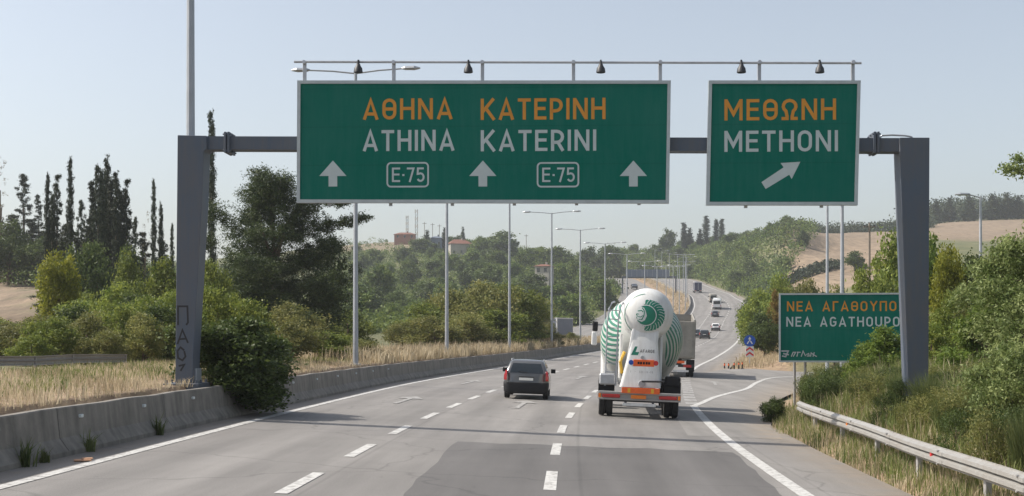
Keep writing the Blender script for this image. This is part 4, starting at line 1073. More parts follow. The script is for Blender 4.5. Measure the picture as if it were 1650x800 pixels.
# mudguards
for s in (-1, 1):
    mb = MB()
    for yc in (1.15, 2.5):
        rr = .62
        rg = []
        for i in range(9):
            a = R(15+150*i/8); y, z = yc-rr*math.cos(a), .5+rr*math.sin(a)
            rg.append([(s*.76, y, z), (s*1.26, y, z), (s*1.26, y+.01, z+.035), (s*.76, y+.01, z+.035)])
        mb.loft(rg)
    mb.box(s*1.01-.25, s*1.01+.25, .42, .46, .55, 1.12)
    fix_normals(mb.build('mudguard', M['blackp'], mx).data)
mb = MB(); mb.box(-1.24, -.75, .25, .75, .98, 1.32, .04); fix_normals(mb.build('tool_box', M['steel'], mx).data)
mb = MB(); mb.box(.78, 1.24, .3, .8, 1.0, 1.3, .04); fix_normals(mb.build('tool_box', M['blackp'], mx).data)
# rear beam, lights, plates
mb = MB(); mb.box(-1.25, 1.25, -.02, .12, .72, .80, .01); mb.box(-1.25, 1.25, .0, .1, .54, .60, .01); mb.box(-1.25, 1.25, .04, .1, .6, .72); rbm = mb.build('rear_beam', M['railpost'], mx); fix_normals(rbm.data)
for s in (-1, 1):
    mb = MB(); mb.box(s*.86-.27, s*.86+.27, -.03, .0, .61, .71, .01); mb.build('tail_light', M['red'], rbm)
    mb = MB(); mb.box(s*1.2-.035, s*1.2+.035, -.035, .0, .6, .72, .005); mb.build('marker_lamp', M['amber'], rbm)
a, zt = lc(1000, 622.5); b, zb = lc(1061, 631.5)
mb = MB(); mb.box(a, b, -.06, -.02, zb, zt, .005); st_ = mb.build('reflective_board', M['redorange'], mx)
mb = MB(); mb.box(a+.18, a+.26, -.064, -.055, zb+.02, zt-.02); mb.box(b-.26, b-.18, -.064, -.055, zb+.02, zt-.02); mb.build('reflector', M['yellow'], st_)
mb = MB(); mb.box(-.26, .2, -.045, -.02, .6, .71, .004); mb.build('licence_plate', M['amber'], rbm)
mb = MB(); mb.box(-.5, .5, .02, .09, .37, .46, .01); ur = mb.build('underrun_bar', M['trw'], mx)
mb = MB(); mb.box(-.45, -.38, .03, .1, .46, .6); mb.box(.38, .45, .03, .1, .46, .6); mb.build('bracket', M['dark'], ur)
# cab
mb = MB(); mb.loft([rrect(hx, y0, y1, z, .18) for z, hx, y0, y1 in ((.85, 1.22, 6.9, 8.95), (1.9, 1.25, 6.85, 9.0), (2.75, 1.2, 6.9, 8.8), (2.98, 1.08, 7.05, 8.5))]); cb = mb.build('cab', M['trw'], mx); smooth_by_angle(cb, 40)
for s in (-1, 1):
    mb = MB(); mb.box(s*1.25-.012, s*1.25+.012, 7.7, 8.6, 1.95, 2.6); mb.build('side_window', M['glass'], cb)
    mb = MB(); mb.box(s*1.5-.1, s*1.5+.1, 8.7, 8.8, 2.62, 2.98, .03); mi = mb.build('mirror', M['blackp'], cb); mb = MB(); mb.box(s*1.52-.1, s*1.52+.1, 8.7, 8.85, 2.1, 2.6, .03); mb.build('mirror_housing', M['trw'], mi)
mb = MB(); mb.box(-1.0, 1.0, 6.85, 6.89, 2.2, 2.65); mb.build('rear_window', M['glass'], cb)

# tipper truck -------------------------------------------------------
TY = 83.0; tx = thing('tipper_truck', 'beige tipper lorry half hidden behind the cement mixer', 'lorry'); put(tx, 1086, TY, heading(83)*.75)
mb = MB(); mb.loft([[(-1.25, y, 1.15), (1.25, y, 1.15), (1.25, y, zt), (1.16, y, zt+.06), (1.1, y, zt), (1.1, y, 1.4), (-1.1, y, 1.4), (-1.1, y, zt), (-1.16, y, zt+.06), (-1.25, y, zt)] for y, zt in ((.05, 3.55), (3, 3.75), (6.6, 3.95))])
mb.box(-1.1, 1.1, 6.5, 6.6, 1.4, 3.95); tb = mb.build('tipper_body', M['tarp'], tx); fix_normals(tb.data)
mb = MB(); mb.box(-1.22, 1.22, -.06, .05, 1.2, 3.5, .02)
for x in (-1.0, -.5, 0, .5, 1.0): mb.box(x-.05, x+.05, -.1, -.06, 1.25, 3.45)
for z in (1.3, 2.3, 3.35): mb.box(-1.2, 1.2, -.09, -.055, z, z+.09)
fix_normals(mb.build('tailgate', M['tarp'], tx).data)
mb = MB(); mb.box(-.45, .45, .3, 8.4, .75, 1.1); mb.box(-1.2, 1.2, .05, .15, .62, .8); fix_normals(mb.build('chassis', M['dark'], tx).data)
for s in (-1, 1):
    for y in (1.1, 2.45): wheel(tx, s*1.0, y, .5, .43, dual=True)
    wheel(tx, s*1.05, 7.6, .5, .3)
    mb = MB(); mb.box(s*1.0-.25, s*1.0+.25, .3, .34, .35, 1.1); mb.build('mud_flap', M['blackp'], tx)
    mb = MB(); mb.box(s*.8-.25, s*.8+.25, .0, .05, .62, .78, .01); mb.build('tail_light', M['red'], tx)
mb = MB(); mb.box(.1, .62, -.02, .04, .86, 1.02, .01); mb.build('reflective_board', M['redorange'], tx)
mb = MB(); mb.box(-.1, .9, .1, .16, .32, .44, .01); mb.build('underrun_bar', M['trw'], tx)
mb = MB(); mb.box(-.3, .22, -.02, .05, .63, .75, .004); mb.build('licence_plate', M['plate'], tx)
mb = MB(); mb.loft([rrect(hx, y0, y1, z, .18) for z, hx, y0, y1 in ((.8, 1.22, 6.9, 8.9), (1.9, 1.24, 6.85, 8.95), (2.8, 1.2, 6.9, 8.75), (3.0, 1.05, 7.05, 8.4))]); smooth_by_angle(mb.build('cab', M['trw'], tx), 40)

# far commercial vehicles ---------------------------------------------
def box_vehicle(name, label, cat, body, L, W, H, win_rear=True, cabcol=None, dark_low=False):
    t = thing(name, label, cat); hw = W/2
    mb = MB(); mb.loft([rrect(hw*a, y0, y1, z, .16) for z, a, y0, y1 in ((.35, .96, .04, L-.05), (.55, 1, 0, L), (H*.55, 1, 0, L-.05), (H*.8, .97, .03, L-.5), (H*.97, .9, .1, L-.9), (H, .82, .2, L-1.0))])
    smooth_by_angle(mb.build('body', body, t), 40)
    if win_rear: mb = MB(); mb.box(-hw*.78, hw*.78, -.02, .04, H*.52, H*.82, .01); mb.build('rear_window', M['glass'], t)
    for s in (-1, 1):
        mb = MB(); mb.box(s*(hw*.99)-.01, s*hw*.99+.01, .5, L-.9, H*.55, H*.78); mb.build('side_window', M['glass'], t)
        mb = MB(); mb.box(s*hw*.88-.06, s*hw*.88+.06, -.02, .02, .8, 1.25, .01); mb.build('tail_light', M['red'], t)
        mb = MB(); mb.box(s*(hw+.14)-.08, s*(hw+.14)+.08, L-1.0, L-.9, 1.3, 1.65, .02); mb.build('mirror', M['blackp'], t)
        for y in (L*.2, L*.8): wheel(t, s*(hw-.14), y, .34, .22)
    mb = MB(); mb.box(-hw*.97, hw*.97, -.06, .1, .38, .62, .02); mb.build('bumper', M['blackp'], t)
    mb = MB(); mb.box(-.26, .26, -.03, .0, .7, .8); mb.build('licence_plate', M['plate'], t)
    return t
v = box_vehicle('minibus', 'white minibus keeping to the right on the far slope', 'minibus', P_white, 6.5, 2.3, 2.75); put(v, 1155, 350)
v = box_vehicle('minibus', 'pale van following close beside the white minibus', 'van', M['tarp'], 5.5, 2.0, 2.4); put(v, 1149.5, 372)
def box_truck(label, box_mat, cab_mat, L=7.0, W=2.45, H=3.5):
    t = thing('box_truck', label, 'box truck')
    mb = MB(); mb.box(-W/2, W/2, 0, L-2.2, 1.0, H, .03); bx = mb.build('cargo_box', box_mat, t); fix_normals(bx.data)
    mb = MB()
    for x in (-W/2-.04, W/2-.1): mb.box(x, x+.14, .0, L-2.2, H-.12, H+.04)
    for y in (0, L-2.34): mb.box(-W/2-.035, W/2+.035, y-.02, y+.16, H-.115, H+.035)
    for x in (-W/2-.03, W/2-.11): mb.box(x, x+.14, L-2.36, L-2.18, 1.0, H-.115)
    for x0, x1 in ((-W/2-.01, -W/2+.08), (W/2-.08, W/2+.01)): mb.box(x0, x1, -.015, L-2.19, H-.07, H+.01); mb.box(x0, x1, -.012, .06, 1.0, H-.07)
    mb.box(-.03, .03, -.012, .03, 1.05, H-.1); fix_normals(mb.build('box_frame', M['trw'], bx).data)
    mb = MB(); mb.loft([rrect(hx, y0, y1, z, .15) for z, hx, y0, y1 in ((.6, W*.46, L-2.1, L), (1.6, W*.47, L-2.1, L), (2.3, W*.45, L-2.1, L-.3), (2.5, W*.4, L-2.0, L-.5))]); cb = mb.build('cab', cab_mat, t); smooth_by_angle(cb, 40)
    mb = MB(); mb.box(-W*.4, W*.4, L-.16, L-.04, 1.6, 2.2, .03); w = mb.build('windscreen', M['glass'], cb); w.rotation_euler = (0, 0, 0)
    for s in (-1, 1):
        mb = MB(); mb.box(s*W*.36-.15, s*W*.36+.15, L-.02, L+.02, .8, 1.0, .02); mb.build('headlight', M['white'], cb)
        mb = MB(); mb.box(s*.85-.2, s*.85+.2, -.03, .02, .75, .9, .01); mb.build('tail_light', M['red'], t)
        for y in (1.2, L-1.2): wheel(t, s*(W/2-.2), y, .42, .3)
    mb = MB(); mb.box(-W/2, W/2, .0, .1, .5, .65); mb.box(-.4, .4, .1, L-1, .6, 1.0); fix_normals(mb.build('chassis', M['dark'], t).data)
    return t
v = box_truck('dark blue box truck furthest up the motorway near the crest', P_navy, M['trw'], 8, 2.5, 3.6); put(v, 1125, 440)
opz = lambda Y: float(RZ(float(xl(Y)), Y))+.13
v = box_truck('grey box truck with pale edges half hidden by median bushes', plain('truck_box_grey', (.16, .18, .23), .5, 0, .1), P_navy, 8, 2.5, 3.7)
Y = 186; x = (912-825)/F*Y; v.location = (x, Y+4, opz(Y)); v.rotation_euler = (0, 0, math.pi*.86)
# overhead sign on the other carriageway, seen from behind -------------
Y = 432; pA_ = at(1003, 478, Y); og = thing('overhead_sign', 'dark overhead sign seen from behind across the far carriageway', 'road sign', (pA_.x, Y, opz(Y)))
z0 = HC+(HY-447.5)/F*Y-opz(Y); x1 = (1089-1003)/F*Y
for x in (0, x1): mb = MB(); mb.box(x-.22, x+.22, -.2, .2, -2, z0+.3, .02); mb.build('post', M['gantry'], og)
mb = MB(); mb.box(-.2, x1+.2, -.25, .25, z0-.25, z0+.45); mb.build('beam', M['gantry'], og)
mb = MB(); mb.box(1.0, x1-2.2, -.35, -.26, z0+.2, z0+2.6); pb = mb.build('panel', M['back'], og); pb.data.materials[0] = M['shed']
mb = MB()
for i in range(9): x = 1.3+i*(x1-3.9)/8; mb.box(x-.06, x+.06, -.42, -.35, z0+.25, z0+2.55)
mb.build('bracing', M['back'], pb)
# ------------------------------------------------------------------ plants
def leaf_mesh(name, C, size, mat, tint, rs, up=.35, asp=.55):
    """one diamond leaf per point of C, random pose"""
    n = len(C); a = rs.normal(size=(n, 3)); a /= np.linalg.norm(a, axis=1)[:, None]
    b = rs.normal(size=(n, 3)); b[:, 2] += up*0; b -= a*(a*b).sum(1)[:, None]; b /= np.linalg.norm(b, axis=1)[:, None]
    s = (size*rs.uniform(.6, 1.35, n))[:, None]
    V_ = np.stack([C-a*s*.5, C+b*s*asp*.5, C+a*s*.5, C-b*s*asp*.5], 1).reshape(-1, 3)
    me = bpy.data.meshes.new(name); me.vertices.add(4*n); me.vertices.foreach_set('co', V_.ravel())
    me.loops.add(4*n); me.loops.foreach_set('vertex_index', np.arange(4*n)); me.polygons.add(n)
    me.polygons.foreach_set('loop_start', np.arange(0, 4*n, 4)); me.update(calc_edges=True); me.validate()
    at_ = me.attributes.new('tint', 'FLOAT', 'POINT'); at_.data.foreach_set('value', np.repeat(np.clip(tint, 0, 1), 4))
    me.materials.append(mat); return me
def crown_points(lobes, nclump, nleaf, cr, rs, fill=.55):
    P = []; T = []
    for (x, y, z, rx, ry, rz) in lobes:
        k = max(3, int(nclump*(rx*ry*rz)**(1/3)**1)) if nclump > 0 else 3
        d = rs.normal(size=(k, 3)); d /= np.linalg.norm(d, axis=1)[:, None]
        r = rs.uniform(fill, 1.05, k)**1; r = np.where(rs.random(k) < .1, r*1.12, r)
        cc = np.array([x, y, z])+d*r[:, None]*np.array([rx, ry, rz])
        tn = rs.uniform(0, 1, k)
        for c, t in zip(cc, tn):
            m = int(nleaf*rs.uniform(.5, 1.4)); q = rs.normal(size=(m, 3))*cr*rs.uniform(.6, 1.3)*np.array([1, 1, .7])
            P.append(c+q*.6); T.append(np.clip(t*.75+rs.normal(size=m)*.16+.12, 0, 1))
    return np.concatenate(P), np.concatenate(T)
def limbs(path_list, n=7):
    mb = MB()
    for p, r0, r1 in path_list:
        k = len(p); mb.tube(p, [r0+(r1-r0)*i/(k-1) for i in range(k)], n)
    return mb
PROTO = {}
def proto_tree(key, H, W, mat, lobes, nclump, nleaf, size, cr, seed, trunk=None, fill=.55, tmat='bark', asp=.55):
    rs = np.random.default_rng(seed)
    P, T = crown_points(lobes, nclump, nleaf, cr, rs, fill)
    cm = leaf_mesh('crown', P, size, M[mat], T, rs, asp=asp)
    paths = [([(0, 0, -.4), (.04*W*.3, 0, H*.18), (0, .02*W, H*.4), (0, 0, H*.68)], trunk or H*.03, H*.008)]
    for (x, y, z, rx, ry, rz) in lobes[:7]:
        zb = max(H*.12, z-.55*rz-.25*abs(x)); paths.append(([(0, 0, zb*.7), (x*.5, y*.5, zb*.9+z*.05), (x*.95, y*.95, z)], H*.014, H*.004))
    mb = limbs(paths); tm = bpy.data.meshes.new('trunk'); tm.from_pydata(mb.v, [], mb.f); tm.materials.append(M[tmat]); tm.shade_smooth()
    PROTO[key] = (tm, cm, H, W)
def blob_lobes(rs, H, W, n, base=.15):
    L = [(0, 0, H*.6, W*.3, W*.3, H*.34)]
    for i in range(n):
        a = 2*math.pi*i/n+rs.uniform(-.4, .4); rr = W*rs.uniform(.2, .33); z = H*rs.uniform(base+.12, .78)
        s = rs.uniform(.15, .24)
        L.append((rr*math.cos(a), rr*math.sin(a), z, W*s, W*s, H*s*.95))
    L.append((W*rs.uniform(-.12, .12), 0, H*.85, W*.16, W*.16, H*.15))
    return L
for i in range(3):
    rs = np.random.default_rng(20+i)
    proto_tree(f'shrub{i}', 4.2, 4.2, 'lf_shrub', blob_lobes(rs, 4.2, 4.2, 8, .05), 46, 30, .17, .34, 100+i)
    proto_tree(f'olive{i}', 4.0, 4.2, 'lf_olive', blob_lobes(rs, 4.0, 4.2, 8, .05), 44, 30, .16, .36, 110+i, fill=.45)
    proto_tree(f'dark{i}', 6.0, 5.0, 'lf_dark', blob_lobes(rs, 6.0, 5.0, 9, .1), 46, 30, .2, .4, 120+i)
    proto_tree(f'far{i}', 8.0, 7.5, 'lf_far', blob_lobes(rs, 8, 7.5, 9, .05), 16, 22, .55, .75, 130+i)
    proto_tree(f'fardark{i}', 8.0, 7.0, 'lf_dark', blob_lobes(rs, 8, 7, 9, .05), 16, 22, .55, .75, 140+i)
rs = np.random.default_rng(5)
proto_tree('lime0', 6.0, 4.6, 'lf_lime', blob_lobes(rs, 6, 4.6, 9, .08), 44, 26, .2, .36, 150, fill=.4)
proto_tree('lime1', 3.0, 3.2, 'lf_lime', blob_lobes(rs, 3, 3.2, 7, .0), 50, 24, .15, .28, 151, fill=.35)
proto_tree('yel0', 6.0, 4.4, 'lf_yel', blob_lobes(rs, 6, 4.4, 9, .05), 40, 26, .2, .36, 152, fill=.4)
proto_tree('gold0', 6.0, 3.4, 'lf_gold', blob_lobes(rs, 6, 3.4, 7, .05), 40, 24, .25, .36, 153)
proto_tree('brown0', 1.6, 2.2, 'lf_brown', blob_lobes(rs, 1.6, 2.2, 6, .0), 60, 22, .1, .22, 154, fill=.3)
proto_tree('conif0', 12.0, 6.0, 'lf_conif', [(0, 0, 12*t, 3*(1.05-t)*.8+.2, 3*(1.05-t)*.8+.2, 1.1) for t in np.linspace(.15, .97, 9)], 16, 22, .6, .6, 155)
proto_tree('farcyp', 9.0, 2.6, 'lf_conif', [(0, 0, 9*t, 1.1*math.sin(math.pi*min(1, .16+.86*(1-t)))+.15, 1.1*math.sin(math.pi*min(1, .16+.86*(1-t)))+.15, .9) for t in np.linspace(.08, .95, 9)], 20, 22, .4, .4, 156)
# pine with clumped needle sprays on spreading limbs
rs = np.random.default_rng(31); L = []
for i in range(70):
    a = rs.uniform(0, 2*math.pi); t = rs.uniform(.04, .98); rr = 4.5*max(.08, 1-abs(t-.4)**1.4*2.1)*rs.uniform(.3, 1.0)
    L.append((rr*math.cos(a), rr*math.sin(a), 12*t, rs.uniform(.8, 1.45), rs.uniform(.8, 1.45), rs.uniform(.6, 1.0)))
L += [(2.6, -.4, 8.6, .9, .8, .6), (3.5, -.4, 8.8, .9, .6, .45), (4.6, -.5, 9.0, .75, .6, .35), (5.3, -.3, 9.3, .5, .5, .28), (3.9, -.8, 10.3, .7, .7, .4), (4.4, -.5, 10.5, .45, .5, .25), (-.9, 0, 12.2, .6, .6, .6), (.9, -.4, 11.6, .7, .6, .6), (-3.2, 0, 9.6, 1.0, .9, .8), (2.2, -.3, 10.2, 1.0, .9, .6),
  (3.6, -.4, 7.2, 1.2, 1, .9), (4.2, -.5, 5.4, 1.2, 1, 1.0), (3.8, -.4, 3.6, 1.2, 1, 1.0), (0, 0, 7, 2.6, 2.6, 2.6), (0, 0, 4, 3.2, 3.2, 2.4), (1, 0, 1.8, 3.2, 3.0, 1.6), (-1.5, 0, 6, 2.2, 2.2, 2.4), (1.8, 0, 6, 2.2, 2.2, 2.4), (-4.0, -.3, 7.6, .8, .8, .8), (-4.0, -.3, 4.6, 1.2, 1.0, 1.2)]
proto_tree('pine', 12.4, 10, 'lf_pine', L, 58, 40, .16, .3, 160, fill=.35, asp=.3)
# cypresses and thin conifers, dense or half bare
for i in range(3):
    rs = np.random.default_rng(40+i)
    proto_tree(f'cyp{i}', 10, 1.5, 'lf_cyp', [(rs.uniform(-.1, .1), rs.uniform(-.1, .1), 10*t, .52*math.sin(math.pi*min(1, .12+.9*(1-t)))**.7+.06, .5*math.sin(math.pi*min(1, .12+.9*(1-t)))**.7+.06, .55) for t in np.linspace(.03, .985, 20)], 70, 24, .16, .17, 170+i, trunk=.12, fill=.3, asp=.35)
    L = []
    for t in np.linspace(.06, .96, 22):
        for s in range(4):
            a = rs.uniform(0, 2*math.pi); rr = (1.5*(1-t)**.8+.14)*rs.uniform(.35, 1.1); L.append((rr*math.cos(a), rr*math.sin(a), 10*t+rs.uniform(-.2, .2)+.12*rr, .2, .2, .12))
        L.append((0, 0, 10*t, .1, .1, .3))
    proto_tree(f'thin{i}', 10, 2.6, 'lf_cyp', L, 30, 22, .15, .15, 180+i, trunk=.11, fill=.2, asp=.35)
rs = np.random.default_rng(50); L = []
for t in np.linspace(.3, .97, 16):
    a = rs.uniform(0, 2*math.pi); rr = rs.uniform(.2, .8); L.append((rr*math.cos(a), rr*math.sin(a), 10*t, .2, .2, .2))
proto_tree('bare', 10, 2.2, 'lf_brown', L, 8, 9, .12, .2, 190, trunk=.11, fill=.2)

FIRST = {}
def plant(name, key, px, ptop, Y, wpx, label, cat='tree', group=None, rz=None, pbase=None, X=None):
    tm, cm, H, W = PROTO[key]
    x = (px-825)/F*Y if X is None else X
    gz = g1(x, Y)-.12 if pbase is None else HC+(HY-pbase)/F*Y
    h = HC+(HY-ptop)/F*Y-gz; w = wpx/F*Y
    t = thing(name, label, cat, (x, Y, gz), rng.uniform(0, 6.28) if rz is None else rz, group)
    t.scale = (w/W, w/W, max(.4, h)/H)
    link('trunk', tm, t); link('crown', cm, t); return t
def grass(name, P, h, w, mat, label, cat, rs, lean=.35, parent=None):
    """stuff: thin bent blades rooted at the points P"""
    n = len(P); hh = rs.uniform(h[0], h[1], n)[:, None]*rs.uniform(.6, 1.1, n)[:, None]; a = rs.uniform(0, 2*math.pi, n)
    d = np.stack([np.cos(a), np.sin(a), np.zeros(n)], 1); ln = np.abs(rs.normal(size=n)*lean)[:, None]
    b = rs.uniform(0, 2*math.pi, n); side = np.stack([np.cos(b), np.sin(b), np.zeros(n)], 1)*(w*rs.uniform(.6, 1.4, n))[:, None]
    upv = np.array([0, 0, 1.0]); m1 = P+d*ln*hh*.3+upv*hh*.55; tp = P+d*ln*hh*.95+upv*hh*(1-.3*ln)
    V_ = np.stack([P-side*.5, P+side*.5, m1+side*.42, m1-side*.42, tp], 1).reshape(-1, 3)
    i = np.arange(n)*5; me = bpy.data.meshes.new(name); me.vertices.add(5*n); me.vertices.foreach_set('co', V_.ravel())
    lp_ = np.stack([i, i+1, i+2, i+3, i+3, i+2, i+4], 1).ravel(); me.loops.add(7*n); me.loops.foreach_set('vertex_index', lp_)
    st_ = np.stack([np.arange(n)*7, np.arange(n)*7+4], 1).ravel(); me.polygons.add(2*n); me.polygons.foreach_set('loop_start', st_)
    me.update(calc_edges=True); me.validate()
    t = me.attributes.new('tint', 'FLOAT', 'POINT'); tv = np.clip(.5+.25*np.sin(P[:, 0]*1.7+P[:, 1]*.9)+rs.normal(size=n)*.25, 0, 1); t.data.foreach_set('value', np.repeat(tv, 5))
    me.materials.append(M[mat]); o = link(name, me); tag(o, label, cat, kind='stuff'); return o

# left of the motorway ---------------------------------------------------
for j, (px, pt, w, key, lb) in enumerate(((0,236,34,'bare','leaning bare tree at the very left edge of the row'), (38,277,46,'thin0','thin half-bare conifer, tallest between the bare tree and the first narrow cypress'),
    (62,312,30,'thin1','short sparse conifer between two taller ones, left of the first narrow cypress'), (76,287,15,'cyp0','narrow dark cypress just left of a knobbly sparse conifer'),
    (92,278,36,'thin2','knobbly sparse conifer between two narrow dark cypresses'), (113,265,17,'cyp1','very straight dark cypress standing clear of its neighbours'),
    (131,318,30,'thin0','low feathery conifer just right of the straight lone cypress'), (158,262,32,'thin1','tall feathery conifer leaning on the dense dark clump of cypresses'),
    (172,262,23,'cyp2','tallest dark cypress in the dense clump'), (187,284,20,'cyp0','dark cypress forming the right side of the dense clump'),
    (204,285,34,'thin2','sparse conifer with ragged branches right of the dense clump'), (218,345,24,'thin0','small ragged conifer right of the dense clump'),
    (234,338,24,'bare','bare thin tree left of the last two cypresses'), (248,299,13,'cyp1','slim cypress, taller of the last pair left of the gantry post'),
    (259,335,13,'cyp2','slim cypress, shorter of the last pair left of the gantry post'), (341,188,20,'cyp0','tall cypress whose tip pokes above the gantry beam'),
    (277,368,10,'cyp1','small cypress close against the left gantry post'))):
    plant('cypress_tree' if key[:3] == 'cyp' else 'conifer_tree' if key[:4] == 'thin' else 'bare_tree', key, px, pt, 112+(j*5) % 11 if px > 70 else 198+j, w, lb, 'tree', 'cypress and conifer row on the left')
for i, (px, pt, w, key) in enumerate(((22,345,60,'thin1'), (52,352,60,'thin2'), (85,350,60,'thin0'), (105,358,56,'thin1'), (142,350,60,'thin2'), (165,320,52,'thin0'), (182,335,56,'thin1'), (206,350,60,'thin0'), (232,372,50,'thin2'), (262,385,44,'thin1'), (8,372,60,'thin0'), (125,372,60,'thin2'), (150,372,64,'thin0'), (70,372,70,'thin1'), (195,378,70,'thin2'))):
    plant('conifer_tree', key, px, pt, 118+(i*3) % 9 if px > 75 else 196+i, w, 'low dark conifer filling the gaps under the tall conifer row', 'tree', 'low conifers under the tall row')
big = plant('pine_tree', 'pine', 440, 277, 88, 272, 'large dark spreading pine left of the wide green sign', 'tree', rz=0.0)
for key, px, pt, Y, w, lb in (('yel0',94,403,74,86,'yellow-green tree standing out in front of the dark conifers'), ('shrub0',208,403,92,78,'rounded light green tree below the dense cypress clump'),
    ('dark0',14,352,192,80,'dark tree at the left edge under the bare tree'), ('dark1',66,380,192,90,'dark tree behind the yellow-green tree'), ('dark2',148,385,103,100,'dark tree right of the yellow-green tree, under the conifers'),
    ('dark0',215,392,104,70,'dark tree half behind the rounded light green tree'), ('shrub1',262,418,78,96,'green shrub tree against the left side of the gantry post')):
    plant('tree', key, px, pt, Y, w, lb, 'tree', 'trees behind the left verge')
for i, (key, px, pt, Y, w) in enumerate((('olive0',15,520,62,120), ('olive1',70,510,60,110), ('shrub0',125,484,66,130), ('olive2',160,505,58,120), ('shrub1',190,458,72,120), ('shrub2',228,478,60,110),
     ('shrub0',268,470,58,96), ('shrub2',150,470,80,120), ('olive0',70,505,80,80), ('shrub1',5,515,85,110), ('olive1',230,505,54,90), ('shrub1',300,455,64,90))):
    plant('shrub', key, px, pt, Y, w, 'green shrub in the thicket beyond the left guardrail', 'shrub', 'thicket beyond the left guardrail')
for i, (key, px, pt, Y, w) in enumerate((('olive2',20,528,53,110), ('shrub1',85,512,52,100), ('olive0',140,505,54,100), ('shrub2',195,492,56,100), ('dark1',245,488,57,90), ('shrub0',50,540,50,90), ('olive1',170,532,52,90), ('shrub2',275,500,58,80), ('dark0',110,490,60,110), ('dark2',215,470,66,90))):
    plant('shrub', key, px, pt, Y, w, 'shrub at the near edge of the thicket just behind the left guardrail', 'shrub', 'near edge of the left thicket')
for i, (px, pt, w, key) in enumerate(((150,298,24,'cyp0'), (164,284,24,'cyp1'), (180,296,26,'cyp2'), (195,312,26,'cyp0'), (168,320,30,'cyp1'), (84,318,20,'cyp2'))):
    plant('cypress_tree', key, px, pt, 116+i, w, 'dark cypress packed into the dense clump of the left row', 'tree', 'cypresses of the dense clump')
for key, px, pt, Y, w, lb in (('shrub2',352,462,52,130,'bright green bush right of the graffiti post'), ('shrub0',412,482,50,120,'green bush below the big pine, behind the dark barrier bush'),
    ('olive0',470,520,56,110,'olive bush under the right side of the pine'), ('shrub1',520,535,62,110,'low bush on the median, left of the first full lamp pole'), ('olive2',575,548,66,80,'low bush at the foot of the lamp pole under the ATHINA sign'),
    ('olive1',470,488,72,120,'green bush in the shade of the pine'), ('shrub0',560,500,100,110,'green bush behind the lamp pole right of the pine'), ('shrub2',345,420,76,80,'pale green bush behind the graffiti post')):
    plant('bush', key, px, pt, Y, w, lb, 'bush', 'bushes under the pine')
# dark bush hanging over the barrier
c = Vector((-7.22, 35.4, 0)); rs = np.random.default_rng(61)
L = [(0, 0, 1.75, 1.0, 1.1, .95), (.32, .1, .95, .6, .85, .75), (-.7, .3, 1.5, .75, .8, 1.1), (.15, -.7, 1.5, .7, .6, .9), (.2, .9, 1.3, .75, .7, .95), (-.3, -.3, 2.45, .65, .65, .42), (.5, .5, .5, .35, .5, .4), (.45, -.4, .6, .3, .45, .45)]
L += [(float(rs.uniform(-1.1, .55)), float(rs.uniform(-1.0, 1.1)), float(rs.uniform(.9, 2.75)), .3, .3, .28) for _ in range(14)]
proto_tree('hang', 2.9, 2.6, 'lf_dark', L, 100, 36, .115, .22, 62, trunk=.08, fill=.45)
t = thing('bush', 'dark leafy bush spilling over the concrete barrier onto the road edge', 'bush', (c.x, c.y, g1(c.x-.75, c.y)-.85), 0, None); t.scale = (1.22, 1.2, .84)
tr = limbs([([(-.8, 0, .6), (-.5, .1, 1.3), (-.2, 0, 2.2)], .06, .02), ([(-.8, 0, .6), (-.1, .5, 1.4), (.3, .7, 1.2)], .05, .015), ([(-.8, 0, .6), (-.1, -.4, 1.4), (.3, -.4, .9)], .05, .015)]).build('trunk', M['bark'], t)
link('crown', PROTO['hang'][1], t)
# bushes behind the median lamps
for i, (key, px, pt, Y, w) in enumerate((('olive0',650,520,104,90), ('shrub0',690,488,110,120), ('olive1',735,468,116,130), ('olive2',780,455,121,130), ('shrub2',828,458,128,120), ('olive0',866,478,150,60), ('olive1',700,510,100,120), ('shrub1',800,500,112,120), ('olive2',750,505,108,110), ('shrub0',850,505,128,80), ('olive0',885,520,140,50))):
    plant('bush', key, px, pt, Y, w, 'olive green bush in the belt behind the median lamp poles', 'bush', 'bush belt behind the median lamps')
for i, (px, pt, Y, w) in enumerate(((600,562,64,60), (640,560,74,50), (690,562,84,40), (745,556,95,44), (790,556,104,40), (860,548,118,36), (880,545,124,34), (905,538,130,36), (925,540,136,30), (945,536,142,34))):
    plant('bush', 'brown0' if i not in (5, 7, 9) else 'olive1', px, pt, Y, w, 'low dry brownish bush in the median grass', 'bush', 'dry bushes in the median grass', X=min((px-825)/F*Y, float(xl(Y))-1.6))
# dry grass of the median
rs = np.random.default_rng(71)
def scatter(n, y0, y1, fx, rs, pw=1.0):
    Y = y0+(y1-y0)*rs.random(n)**pw; X = fx(Y, rs.random(n)); return np.stack([X, Y, G(X, Y)-.02], 1)
clump = lambda P, rs, s: P+np.concatenate([rs.normal(size=(len(P), 2))*s, np.zeros((len(P), 1))], 1)
def reground(P): P[:, 2] = G(P[:, 0], P[:, 1])-.02; return P
def clumps(P, k, s, rs):
    Q = np.repeat(P, k, 0); return reground(clump(Q, rs, s))
P = clumps(scatter(2600, 12, 60, lambda Y, u: xl(Y)-.75-u*8, rs, 1.3), 12, .16, rs); P = P[P[:, 0] < xl(P[:, 1])-.64]
near_ = P[:, 1] < 30; grass('dry_grass', P[~near_], (.1, .34), .018, 'dry', 'short straw-coloured grass between the barrier and the left guardrail', 'grass', rs); P = P[near_]
grass('dry_grass', P, (.15, .45), .016, 'dry', 'tall straw-coloured grass on the median behind the barrier', 'grass', rs)
P = clumps(scatter(1900, 60, 165, lambda Y, u: xl(Y)-.72-u**1.5*5.5, rs), 10, .25, rs); P = P[P[:, 0] < xl(P[:, 1])-.64]
grass('dry_grass', P, (.4, .95), .045, 'dry', 'strip of dry grass along the curving median under the lamps', 'grass', rs)
